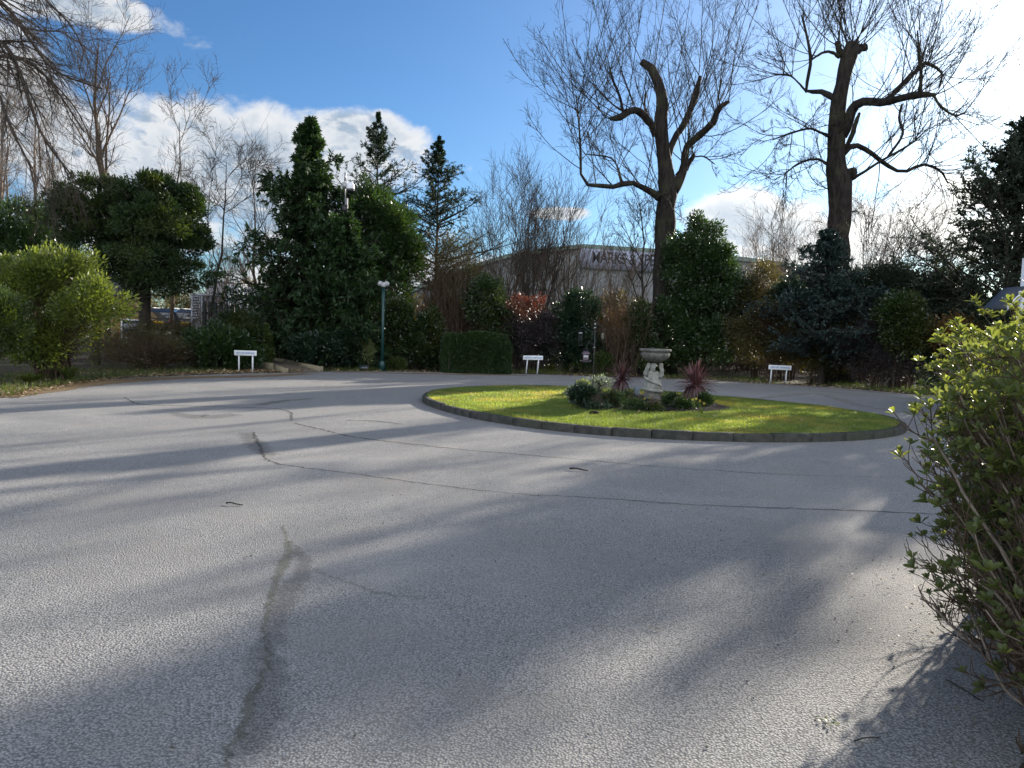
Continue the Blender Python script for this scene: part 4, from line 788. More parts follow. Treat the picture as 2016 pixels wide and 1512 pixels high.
def tuft(name, label, px, py, h, n, w, mat, seed, spread=.2, cat='plant', group=None, z=0, curve=1.0, base=None):
    """clump of arching strap leaves"""
    rg = np.random.default_rng(seed); b = np.array(base) if base is not None else G(px, py, z); e = empty(name, b, label, cat, group)
    a = rg.random(n) * 6.28; k = 6; t = np.linspace(0, 1, k); lean = spread * (.3 + rg.random(n)); hh = h * (.6 + .5 * rg.random(n))
    P = np.stack([b[0] + np.cos(a)[:, None] * (.03 + lean[:, None] * t ** 1.4), b[1] + np.sin(a)[:, None] * (.03 + lean[:, None] * t ** 1.4), b[2] + hh[:, None] * (t - curve * .28 * t ** 3)], 2)
    make('leaves', *ribbon(P, w * (1 - .85 * t ** 1.5)), M[mat], e); return e
def ribbon(P, wd):
    N, k, _ = P.shape; T = norm(P[:, -1] - P[:, 0]); s = norm(np.cross(T, np.array([[0, 0, 1.]]) + 1e-4))
    wd = np.broadcast_to(wd, (N, k))[:, :, None] / 2; fold = np.cross(s, T)[:, None, :] * wd * .5
    V = np.stack([P - s[:, None] * wd + fold, P, P + s[:, None] * wd + fold], 2).reshape(-1, 3); r = np.arange(k - 1)
    q = np.concatenate([np.stack([r * 3, r * 3 + 1, r * 3 + 4, r * 3 + 3], 1), np.stack([r * 3 + 1, r * 3 + 2, r * 3 + 5, r * 3 + 4], 1)]); Q = (q[None] + (np.arange(N) * k * 3)[:, None, None]).reshape(-1, 4)
    return V, [Q]
tuft('grass_tuft', 'tall bright grass tuft at the foot of the sunlit bush, next to the leaf litter', 135, 752, .55, 130, .022, 'wildgrass', 140, .28)
tuft('grass_tuft', 'low green weeds tuft at the left edge under the bushes', 60, 755, .32, 120, .03, 'wildgrass', 141, .4)
for q, (px, py, lb) in enumerate([(1115, 731, 'clump of strap leaves on the verge right of the middle parking sign'), (1085, 731, 'clump of strap leaves at the right leg of the middle parking sign')]):
    tuft('strap_leaf_clump', lb, px, py, .42, 90, .02, 'wildgrass', 142 + q, .35, group='strap-leaved clumps on the far verge')

# ------------------------------------------------------------------ parking signs
def text_mesh(name, s, size, mat, parent, loc, rot, extrude=.002, width=None, bold=0.0):
    cu = bpy.data.curves.new(name, 'FONT'); cu.body = s; cu.size = size; cu.extrude = extrude; cu.align_x = 'CENTER'; cu.align_y = 'CENTER'; cu.offset = bold; cu.resolution_u = 3
    o = bpy.data.objects.new('tmp', cu); COL.objects.link(o); dg = bpy.context.evaluated_depsgraph_get(); me = bpy.data.meshes.new_from_object(o.evaluated_get(dg)); bpy.data.objects.remove(o); bpy.data.curves.remove(cu)
    me.name = name; me.materials.clear(); me.materials.append(M[mat]); t = bpy.data.objects.new(name, me); COL.objects.link(t)
    co = np.empty(len(me.vertices) * 3, np.float32); me.vertices.foreach_get('co', co); w = co[0::3].max() - co[0::3].min()
    if width: co[0::3] *= width / w; me.vertices.foreach_set('co', co)
    t.parent = parent; t.location = loc; t.rotation_euler = rot; return t
def sign(label, p0, p1, top, wpx, tilt, lean, rz):
    b = (G(*p0) + G(*p1)) / 2; Y = b[1]; s = Y / F; wd = wpx * s; e = empty('parking_sign', b, label, 'sign', 'white visitor parking signs around the drive'); e.rotation_euler = (0, 0, rz)
    H = float(W((p0[0] + p1[0]) / 2, top, Y)[2]); hb = .155; half = abs(p1[0] - p0[0]) * s / 2
    def mk(name, mb, mat, par=e):
        o = make(name, np.concatenate(mb.V), mb.F, mat); o.parent = par; return o
    bd = MB().box((0, -.028, H - hb / 2), (wd, .018, hb)); board = mk('board', bd, M['white']); bv = board.modifiers.new('b', 'BEVEL'); bv.width = .004; bv.segments = 2
    board.rotation_euler = (0, tilt, 0)
    for sx in (-1, 1):
        p = MB().tube([(sx * half + lean, .01, -.05), (sx * half, .0, H - .02)], .027, 4); mk('post', p, M['white'])
    text_mesh('lettering', 'VISITOR PARKING', .09, 'blue', board, (0, -.039, H - hb / 2), (math.pi / 2, 0, 0), .0015, wd * .86, .001)
sign('white visitor parking sign on thick posts, leftmost, before the low laurel', (470, 735), (497, 734), 690, 44, .0, 0.0, .0)
sign('white visitor parking sign with legs leaning left, between clipped hedge and feeders', (1038, 736), (1060, 737), 700, 39, -.02, -.05, .0)
sign('white visitor parking sign with tilted board, right-hand one before the olive bushes', (1518, 754), (1548, 756), 719, 45, .012, -.025, .0)

# ------------------------------------------------------------------ lamp post, camera pole, floodlight, plaque
def lamp_post():
    b = G(752, 730.5); Y = b[1]; e = empty('lamp_post', b, 'dark green lamp post with a cluster of three white lamps, beside the cypress', 'lamp post'); H = hz(754, 562, Y)
    MB().tube([(b[0], b[1], 0), (b[0], b[1], H)], .052, 12).build('post', M['greenpost'], e, True)
    MB().lathe([(.11, 0), (.11, .25), (.09, .32), (.066, .36)], b, 14).build('base', M['greenpost'], e)
    MB().lathe([(.064, 0), (.10, .03), (.10, .06), (.03, .10)], (b[0], b[1], H - .02), 14).build('cap', M['greypost'], e)
    for dx, dy, dz in ((-.11, -.02, .05), (.11, .0, .05), (.02, -.11, .0), (0, .10, .03)):
        o = MB().lathe([(.02, -.07), (.075, -.06), (.092, -.01), (.085, .04), (.055, .085), (.01, .10)], (b[0] + dx, b[1] + dy, H + dz), 14).build('lamp', M['glasslamp'], e, True)
        MB().tube([(b[0], b[1], H + .03), (b[0] + dx * .6, b[1] + dy * .6, H + dz * .5 - .03)], .014, 6).build('bracket', M['greypost'], o)
lamp_post()
def cctv():
    Y = 29.0; b = gb(681, Y); e = empty('camera_pole', b, 'thin grey mast carrying a dome camera, rising between the cypress and laurel tree', 'camera mast')
    z0, z1, z2 = hz(674, 440, Y), hz(674, 390, Y), hz(671, 338, Y)
    MB().tube([(b[0] - .06, Y, 0), (b[0] - .06, Y, z1)], .05, 10).build('pole', M['greypost'], e, True); MB().tube([(b[0] - .10, Y - .03, z1 - .3), (b[0] - .12, Y - .03, z2)], .022, 8).build('antenna', M['greypost'], e, True)
    MB().tube([(b[0] - .11, Y - .03, z2 - .35), (b[0] - .115, Y - .03, z2 - .05)], .045, 8).build('antenna_sleeve', M['greypost'], e, True)
    zc = hz(679, 372, Y); cx = b[0] + .10
    MB().tube([(b[0] - .06, Y - .02, zc + .18), (cx, Y - .08, zc + .20)], .025, 8).build('bracket', M['greypost'], e)
    h = MB().lathe([(.03, .24), (.09, .22), (.145, .14), (.155, .0), (.150, -.02)], (cx, Y - .1, zc), 18).build('camera_housing', M['white'], e, True)
    MB().lathe([(.148, 0), (.14, -.08), (.09, -.15), (.02, -.175)], (cx, Y - .1, zc - .02), 18).build('dome', M['blackdome'], h, True)
    MB().box((b[0] - .12, Y - .06, zc + .12), (.16, .12, .22)).build('junction_box', M['greypost'], e); MB().box((b[0] - .10, Y - .06, hz(674, 412, Y)), (.20, .14, .3)).build('control_box', M['black'], e)
cctv()
def floodlight():
    b = G(716, 730); e = empty('ground_floodlight', b, 'small black floodlight lying on the verge by the variegated shrub', 'floodlight'); R = Matrix.Rotation(rad(-55), 3, 'X')
    o = MB().box((b[0], b[1], .12), (.34, .05, .24), rot=R).build('housing', M['black'], e); o.modifiers.new('b', 'BEVEL').width = .01
    MB().box((b[0], b[1] - .03, .145), (.28, .012, .18), rot=R).build('glass', M['glass'], e); MB().tube([(b[0] - .18, b[1] + .02, .01), (b[0] - .18, b[1] + .02, .14), (b[0] + .18, b[1] + .02, .14), (b[0] + .18, b[1] + .02, .01)], .01, 6).build('bracket', M['black'], e)
    b = G(1318, 738); e = empty('plaque', b, 'small pale tilted plaque in the grass beyond the bird bath', 'plaque'); R = Matrix.Rotation(rad(-25), 3, 'X') @ Matrix.Rotation(rad(12), 3, 'Y')
    MB().box((b[0], b[1], .11), (.15, .015, .15), rot=R).build('plate', M['stonedark'], e); MB().tube([(b[0], b[1] + .02, -.03), (b[0], b[1] + .02, .12)], .012, 6).build('stake', M['black'], e)
floodlight()

# ------------------------------------------------------------------ timber edging and path
def edging():
    for lb, pts in (('long pale timber edging board on the far side of the sloping path', [(503, 705), (560, 713), (632, 728)]), ('short timber edging board on the near side of the path, by the left parking sign', [(508, 717), (540, 722), (563, 732)])):
        P = np.array([G(p[0], p[1])[:2] for p in pts]) if 0 else None
        Q = []
        Y0 = G(632, 732)[1] if 'long' in lb else G(563, 735)[1]
        n = len(pts); Ys = np.linspace(Y0 + (3.6 if 'long' in lb else 1.5), Y0, n); tops = [W(p[0], p[1] - 6, y) for p, y in zip(pts, Ys)]
        e = empty('timber_edging', (tops[-1][0], tops[-1][1], 0), lb, 'edging board', 'timber boards edging the path'); mb = MB()
        for a, b in zip(tops[:-1], tops[1:]):
            d = np.array([b[0] - a[0], b[1] - a[1]]); d /= np.linalg.norm(d); nn = np.array([-d[1], d[0]]) * .03
            V = []
            for p, hh in ((a, .24), (b, .24)):
                for s_, z in ((-1, p[2]), (1, p[2]), (1, p[2] - hh - .3), (-1, p[2] - hh - .3)): V.append((p[0] + nn[0] * s_, p[1] + nn[1] * s_, z))
            mb.add(V, [[[0, 1, 2, 3], [7, 6, 5, 4], [0, 4, 5, 1], [1, 5, 6, 2], [2, 6, 7, 3], [3, 7, 4, 0]]])
        mb.build('board', M['timber'], e)
        p = tops[-1]; MB().box((p[0] + .02, p[1] + .03, p[2] / 2), (.085, .085, p[2] + .03)).build('end_post', M['timber'], e)
    a = G(566, 734.5); b = G(628, 734); V = [(a[0], a[1], .012), (b[0], b[1], .012)]
    for y, pxl, pxr in ((2, 548, 600), (4, 520, 560)): V += [(W(pxl, 720, a[1] + y)[0], a[1] + y, .012 + y * .06), (W(pxr, 720, a[1] + y)[0], a[1] + y, .012 + y * .06)]
    o = make('path', V, [[[0, 1, 3, 2], [2, 3, 5, 4]]], M['path']); o['kind'] = 'structure'
edging()

# ------------------------------------------------------------------ bird bath
def bird_bath():
    b = G(1284, 793, .14); b[2] = .14; e = empty('bird_bath', b, 'weathered stone bird bath carried by a draped figure, centre of the island bed', 'bird bath'); x, y, z = b; s = y / F
    MB().lathe([(.19, -.06), (.19, .02), (.165, .035), (.16, .20), (.145, .225), (.12, .235)], b, 8).build('plinth', M['stonedark'], e)
    zt = hz(1290, 688, y); zb = hz(1290, 712, y)
    R = 31 * s
    MB().lathe([(.05, zb - .02), (R * .42, zb), (R * .72, zb + .05), (R * .90, zb + .12), (R * .93, zb + .17), (R * .86, zb + .19), (R * .90, zb + .205), (R * 1.0, zb + .215), (R * 1.02, zb + .25), (R * .98, zb + .262), (R * .90, zb + .25), (R * .6, zb + .17), (R * .1, zb + .13)], (x + .02, y, 0), 40).build('bowl', M['stonedark'], e, True)
    # figure: one skinned surface, hips to head with both arms raised to the bowl
    J = {'k': (0, 0, .20), 'h': (0, 0, .34), 'w': (-.01, 0, .48), 'c': (-.015, 0, .60), 'n': (.0, 0, .68), 'hd': (.0, -.015, .76), 'ht': (.0, -.01, zb - z - .01)}
    zs = zb - z
    J2 = {'k': (0, 0, .20, .155), 'h': (.0, 0, .33, .165), 'w': (-.02, 0, .45, .135), 'c': (-.03, 0, .57, .135), 'n': (-.01, -.01, .655, .06), 'hd': (-.015, -.03, zs - .09, .082), 'ht': (-.015, -.02, zs - .02, .07),
          'ls': (-.13, .0, .62, .062), 'le': (-.185, -.03, .575, .052), 'lf': (-.15, -.05, .68, .045), 'lh': (-.10, -.04, zs - .02, .045), 'rs': (.10, 0, .60, .062), 're': (.165, -.02, .52, .05), 'rf': (.165, -.05, .64, .046), 'rh': (.13, -.04, zs - .02, .05)}
    names = list(J2); Ed = [('k', 'h'), ('h', 'w'), ('w', 'c'), ('c', 'n'), ('n', 'hd'), ('hd', 'ht'), ('c', 'ls'), ('ls', 'le'), ('le', 'lf'), ('lf', 'lh'), ('c', 'rs'), ('rs', 're'), ('re', 'rf'), ('rf', 'rh')]
    me = bpy.data.meshes.new('figure'); me.from_pydata([J2[k][:3] for k in names], [(names.index(a), names.index(c)) for a, c in Ed], []); o = bpy.data.objects.new('figure', me); COL.objects.link(o); o.parent = e; me.materials.append(M['stone'])
    sk = o.modifiers.new('skin', 'SKIN'); sk.use_smooth_shade = True
    for i, k in enumerate(names): me.skin_vertices[0].data[i].radius = (J2[k][3], J2[k][3] * .85)
    me.skin_vertices[0].data[0].use_root = True
    sb = o.modifiers.new('sub', 'SUBSURF'); sb.levels = 2; sb.render_levels = 2
    tx = bpy.data.textures.new('stone_wear', 'CLOUDS'); tx.noise_scale = .05; dm = o.modifiers.new('wear', 'DISPLACE'); dm.texture = tx; dm.strength = .03
    # drapery: folded skirt and wound sash
    a = np.linspace(0, 2 * np.pi, 64, endpoint=False); V = []
    prof = [(.135, .20), (.17, .23), (.185, .30), (.175, .38), (.155, .46), (.14, .52)]
    for r, zz in prof:
        rr_ = r * (1 + .055 * np.sin(a * 9 + zz * 9) + .03 * np.sin(a * 5 - zz * 14)); V.append(np.stack([x + np.cos(a) * rr_ - .01, y + np.sin(a) * rr_ * .85, np.full(64, z + zz) + .012 * np.sin(a * 3)], 1))
    i = np.arange(64); j = (i + 1) % 64; make('skirt', np.concatenate(V), [np.concatenate([np.stack([i + q * 64, j + q * 64, j + (q + 1) * 64, i + (q + 1) * 64], 1) for q in range(len(prof) - 1)])], M['stone'], e, True)
    for (z0, z1, ph, turns, r) in ((.30, .22, .2, .62, .195), (.54, .30, 2.2, .6, .165)):
        t = np.linspace(0, 1, 26); an = -math.pi * 1.02 + turns * 2 * np.pi * t * .98 + ph * 0; P = np.stack([x + np.cos(an) * r - .01, y + np.sin(an) * r * .87, z + z0 + (z1 - z0) * t], 1); MB().tube(P, .026 + .008 * np.sin(t * np.pi), 8).build('sash', M['stone'], e, True)
    for kx, dz in ((-.02, .48), (-.055, .50), (-.09, .47)):
        t = np.linspace(0, 1, 10); MB().tube(np.stack([x + kx + .02 * np.sin(t * 3), np.full(10, y - .125), z + dz - .16 * t], 1), .013, 6).build('fold', M['stone'], e, True)
bird_bath()
def G2(px, py): return G(px, py, .15)
def bedpt(px, py): p = G(px, py, .15); return p
def cordyline(label, px, py, top, Rpx, n, seed, skirt):
    rg = np.random.default_rng(seed); b = bedpt(px, py); s = b[1] / F; H = hz(px, top, b[1]) - b[2]; e = empty('cordyline', b, label, 'plant', 'red spiky cordylines in the island bed')
    zc = b[2] + H * .50; MB().tube([(b[0], b[1], b[2] - .05), (b[0] + .01, b[1], zc)], [.045, .03], 8).build('stem', M['bark'], e, True)
    a = rg.random(n) * 6.28; k = 7; t = np.linspace(0, 1, k); el_ = np.radians(rg.uniform(-5, 88, n)); L = Rpx * s * (.75 + .45 * rg.random(n)); c0 = np.array([b[0] + .01, b[1], zc])
    d = np.stack([np.cos(a) * np.cos(el_), np.sin(a) * np.cos(el_), np.sin(el_)], 1); P = c0 + d[:, None] * (L[:, None] * t)[:, :, None]; P[:, :, 2] -= (L * .22)[:, None] * t ** 2.4 * np.cos(el_)[:, None] + .0; P[:, :, 2] += (rg.random(n) * .12)[:, None] - .05
    make('leaves', *ribbon(P, .032 * np.sin(np.clip(t * .9 + .12, 0, 1) * np.pi) ** .6), M['cordyline'], e)
    m = skirt; a = rg.random(m) * 6.28; L = H * .55 * (.7 + .4 * rg.random(m)); P = np.stack([c0[0] + np.cos(a)[:, None] * (.03 + .20 * np.sin(t * 1.5))[None] * (.5 + .8 * rg.random((m, 1))), c0[1] + np.sin(a)[:, None] * (.03 + .2 * np.sin(t * 1.5))[None] * (.5 + .8 * rg.random((m, 1))), c0[2] + .02 + .05 * t - L[:, None] * t[None] ** 1.5], 2); P[:, :, 2] = np.maximum(P[:, :, 2], b[2] + .01)
    make('drooping_leaves', *ribbon(P, .03 * (1 - .7 * t)), M['cordyline'], e)
cordyline('smaller spiky red cordyline, left of the bird bath', 1222, 782, 716, 40, 70, 150, 60)
cordyline('bigger bushy red cordyline, right of the bird bath', 1366, 797, 722, 48, 150, 151, 170)
def bedshrub(name, label, px, py, hx, hy, mat, n, ls, lw, seed, stems=6, cat='plant', sm='twigbrown', **kw):
    b = bedpt(px, py + hy); Y = b[1]; c = W(px, py, Y); s = Y / F; bl = [(c[0], Y, c[2], hx * s, hx * s * .9, hy * s)]
    rg = np.random.default_rng(seed); e = empty(name, b, label, cat); V, Q = leaf_cloud(rg, bl, n, ls, lw, hx * s * .34, 44, zmin=.12, **kw); make('foliage', V, [Q], M[mat], e)
    if stems:
        P, R = stems_from(rg, (b[0], b[1], .13), hx * s * .3, bl, stems, .010); A = spawn(rg, P, R, 6, .3, 1, hx * s * .5, 35, .05, .1, 5, .6, .003); V, Q = tubes(P, R, 4); V2, Q2 = tubes(*A, 3); mb = MB(); mb.add(V, [Q]); mb.add(V2, [Q2]); mb.build('stems', M[sm], e)
    return e
bedshrub('dome_shrub', 'dark green dome-shaped shrub at the left end of the island bed', 1150, 783, 26, 20, 'laureldark', 7000, .045, .4, 160, shell=.7)
bedshrub('variegated_plant', 'white-edged leafy plant on top of the dark dome shrub', 1146, 764, 14, 11, 'variegated', 500, .08, .4, 161)
bedshrub('variegated_plant', 'dull greyish leafy plant at the far left tip of the island bed', 1127, 774, 13, 12, 'pale', 700, .05, .5, 162)
bedshrub('pale_leaved_shrub', 'open pale-leaved shrub behind the feeder pole, left of the small cordyline', 1183, 757, 28, 13, 'pale', 700, .055, .55, 163, 16, inner=.4)
bedshrub('grassy_plant', 'wispy green-brown plant in front of the pale-leaved shrub', 1200, 788, 30, 14, 'ivy', 2200, .05, .25, 164, 20)
bedshrub('green_plant', 'leafy green plant between small cordyline and blue-grey slab', 1235, 785, 16, 12, 'laurel', 1100, .05, .4, 165)
bedshrub('green_plant', 'low green plant just right of the bird bath plinth', 1322, 790, 18, 11, 'hedge', 1600, .05, .4, 166)
bedshrub('green_plant', 'low green plant in front of the big cordyline', 1345, 797, 22, 9, 'ivy', 1600, .05, .4, 167)
bedshrub('green_plant', 'strappy green plant at the right foot of the big cordyline', 1385, 790, 14, 11, 'hedge', 700, .09, .2, 168, updir=1.2)
bedshrub('green_plant', 'sprawling green plant filling the bare soil in front of the blue-grey slab', 1248, 800, 24, 8, 'hedge', 1500, .05, .3, 171)
bedshrub('green_plant', 'low ground-hugging green plant before the bird bath plinth', 1285, 804, 22, 6, 'ivy', 1200, .04, .4, 169)
bedshrub('green_plant', 'low dark plant at the front of the bed below the dome shrub', 1180, 800, 26, 7, 'laureldark', 1400, .04, .4, 170)
def daffodil(px, py, seed, label):
    rg = np.random.default_rng(seed); b = bedpt(px, py + 9); e = empty('daffodil', b, label, 'flower', 'yellow daffodils in the island bed')
    t = np.linspace(0, 1, 5); n = 14; a = rg.random(n) * 6.28; L = .16 + .1 * rg.random(n); P = np.stack([b[0] + np.cos(a)[:, None] * .09 * t ** 1.3, b[1] + np.sin(a)[:, None] * .09 * t ** 1.3, b[2] + L[:, None] * t], 2); make('leaves', *ribbon(P, .012 * (1 - .7 * t)), M['wildgrass'], e)
    for q in range(2):
        c = b + np.array([(q - .5) * .07 + rg.normal() * .01, rg.normal() * .02, .20 + rg.random() * .05]); MB().tube([(b[0], b[1], b[2]), c + np.array([0, .01, -.005])], .003, 4).build('stalk', M['wildgrass'], e)
        ca = np.arange(6) * np.pi / 3; dd = np.stack([np.cos(ca), np.full(6, -.25), np.sin(ca)], 1); V, Q = quad_leaves(np.repeat(c[None], 6, 0), norm(dd), np.repeat(np.array([[0, -1., 0]]), 6, 0), .030, .019, .1)
        mb = MB(); mb.add(V, [Q]); mb.tube([c, c + np.array([0, -.03, 0])], [.010, .016], 8, cap=False); mb.build('blossom', M['daffodil'], e)
for q, (px, py, lb) in enumerate([(1142, 786, 'daffodil clump nearest the left edge of the bed, lower one before the dome shrub'), (1154, 782, 'daffodil clump before the dome shrub, just above and right of its neighbour'), (1170, 787, 'daffodil clump at the foot of the feeder pole'), (1272, 800, 'daffodil clump at the left foot of the bird bath plinth'), (1333, 788, 'daffodil clump midway between bird bath and big cordyline'), (1366, 800, 'daffodil clump in front of the big cordyline'), (1381, 808, 'daffodil clump nearest the camera, right of the big cordyline front')]): daffodil(px, py, 180 + q, lb)
def slab():
    b = bedpt(1253, 781); Y = b[1]; e = MB().box((b[0], Y, b[2] + .10), (.15, .06, .26), top=.82).build('slab', M['stonegrey']); e.modifiers.new('b', 'BEVEL').width = .015; tag(e, 'blue-grey upright slab left of the bird bath plinth', 'slab')
    c = b + np.array([.0, -.12, 0]); r = MB(); rg = np.random.default_rng(9)
    r.lathe([(.03, .0), (.13, .01), (.15, .05), (.10, .09), (.02, .10)], (b[0] + .12, Y - .12, b[2] - .02), 9, 1, .7); o = r.build('rock', M['stonedark']); tag(o, 'low grey rock between the slab and the bird bath', 'rock')
slab()
def clod(px, py, lb):
    b = G(px, py, .12); z = float(dome_z(np.array([b[0]]), np.array([b[1]]))[0]); o = MB().lathe([(.02, 0), (.075, .01), (.08, .03), (.04, .055), (.01, .06)], (b[0], b[1], z), 9, 1.2, .8).build('soil_clod', M['bedsoil'], None, True); tag(o, lb, 'clod of earth', 'clods of earth on the lawn')
clod(1150, 804, 'smaller dark clod of earth on the lawn nearest the flower bed'); clod(1170, 818, 'larger dark clod of earth on the lawn, nearer the kerb')

def lawn_leaves():
    rg = np.random.default_rng(77); n = 260; a = rg.random(n) * 6.28; f = np.sqrt(rg.random(n)); rr_ = (isl_r(a) - .2) * f; x = ic[0] + rr_ * np.cos(a); y = ic[1] + rr_ * np.sin(a)
    c = np.column_stack([x, y, dome_z(x, y) + .03]); dd = norm(rg.normal(size=c.shape) * np.array([1, 1, .3])); L = .03 + .04 * rg.random(n); V, Q = quad_leaves(c, dd, norm(rg.normal(size=c.shape) * .5 + np.array([0, 0, 1])), L, L * .5, .15)
    tag(make('scattered_leaves', V, [Q], M['litter']), 'a few dead leaves scattered over the island lawn', 'fallen leaves', kind='stuff')
lawn_leaves()
# feeders
def feeders():
    b = bedpt(1166, 792); Y = b[1]; x, y, z = b; e = empty('feeder_pole', b, 'thin dark bird-feeder pole with curled hooks, left part of the island bed', 'feeder pole')
    zt = hz(1165, 640, Y); MB().tube([(x, y, z - .1), (x, y, zt)], .009, 8).build('pole', M['black'], e, True); MB().lathe([(.004, 0), (.016, .01), (.018, .025), (.006, .045)], (x, y, zt), 10).build('finial', M['greypost'], e, True)
    def hook(pts, r=.006): MB().tube(smooth_line(np.array(pts), 18), r, 6).build('hook', M['black'], e, True)
    X = lambda px: W(px, 680, Y)[0]; Z = lambda py: hz(1165, py, Y)
    hook([(x, y, Z(683)), (x - .03, y, Z(677)), (X(1160), y, Z(675)), (X(1156), y, Z(679)), (X(1155), y, Z(686)), (X(1156), y, Z(688))])
    hook([(x, y, Z(658)), (X(1158), y, Z(650)), (X(1150), y, Z(645)), (X(1143), y, Z(645)), (X(1141), y, Z(649)), (X(1142), y, Z(652))]); hook([(x, y, Z(645)), (X(1174), y, Z(638)), (X(1182), y, Z(640)), (X(1186), y, Z(648)), (X(1184), y, Z(653))])
    MB().box((x, y, Z(645)), (.04, .03, .02)).build('clamp', M['greypost'], e); MB().box((x, y, Z(684)), (.035, .03, .02)).build('clamp', M['greypost'], e)
    # house-shaped feeder
    cx = X(1154); s = Y / F; f = empty('house_feeder', (cx, y, Z(712)), 'house-shaped purple-brown bird feeder hanging on the lower hook', 'bird feeder')
    zb, ze, zr = Z(711.5), Z(698), Z(692.5); zh = Z(686.5); w = .05
    MB().box((cx, y, zb), (.20, .13, .012)).build('tray', M['copper'], f)
    for sx in (-1, 1): MB().tube([(cx + sx * .10, y - .05, zb + .012), (cx + sx * .10, y + .05, zb + .012)], .008, 6).build('perch', M['greypost'], f)
    MB().box((cx, y, (zb + ze) / 2 - .035), (.11, .09, (ze - zb) - .07)).build('lower_wall', M['copper'], f)
    h0 = zb + (ze - zb) * .45
    for sx in (-1, 1):
        g = MB().box((cx + sx * .024, y - .048, (h0 + ze) / 2), (.040, .006, ze - h0 - .012)).build('window', M['white'], f); MB().box((cx + sx * .024, y - .0525, (h0 + ze) / 2), (.006, .004, ze - h0 - .016)).build('glazing_bar', M['copper'], g)
    MB().box((cx, y, (h0 + ze) / 2), (.115, .085, ze - h0)).build('upper_wall', M['copper'], f); d = .085
    MB().add([(cx - .085, y - d, ze), (cx + .085, y - d, ze), (cx + .085, y + d, ze), (cx - .085, y + d, ze), (cx - .045, y, zr + .015), (cx + .045, y, zr + .015)], [[[0, 1, 5, 4], [2, 3, 4, 5], [0, 4, 3], [1, 2, 5], [0, 3, 2, 1]]]).build('roof', M['copper'], f)
    MB().tube(smooth_line([(cx - .04, y, zr), (cx - .042, y, zh - .01), (cx, y, zh + .005), (cx + .042, y, zh - .01), (cx + .04, y, zr)], 16), .005, 6).build('handle', M['black'], f, True)
    cx = X(1142); f = empty('tube_feeder', (cx, y, Z(680)), 'long dark wire tube feeder hanging from the upper left hook', 'bird feeder'); z0, z1 = Z(680), Z(657.5); m = MB()
    for q in range(8): a = q * .785; m.tube([(cx + .038 * math.cos(a), y + .038 * math.sin(a), z0), (cx + .038 * math.cos(a), y + .038 * math.sin(a), z1)], .0025, 4)
    for zz in np.linspace(z0, z1, 8): a = np.linspace(0, 6.283, 13); m.tube(np.stack([cx + .038 * np.cos(a), y + .038 * np.sin(a), np.full(13, zz)], 1), .002, 4)
    m.build('mesh_tube', M['black'], f); MB().lathe([(.036, 0), (.046, .006), (.04, .02), (.01, .03)], (cx, y, z1), 12).build('lid', M['greypost'], f, True); MB().lathe([(.042, -.012), (.042, 0)], (cx, y, z0), 12).build('base', M['black'], f)
    MB().tube(smooth_line([(cx - .03, y, z1 + .01), (cx - .025, y, z1 + .05), (cx, y, z1 + .065), (cx + .025, y, z1 + .05), (cx + .03, y, z1 + .01)], 12), .003, 5).build('handle', M['black'], f)
    cx = X(1185); f = empty('flat_feeder', (cx, y, Z(667)), 'narrow grey flat feeder hanging from the upper right hook', 'bird feeder'); MB().box((cx + .01, y, Z(661)), (.055, .02, .13), top=.7).build('panel', M['stonedark'], f); MB().tube([(cx - .005, y, Z(655)), (cx - .002, y, Z(652.5))], .003, 4).build('loop', M['black'], f)
feeders()

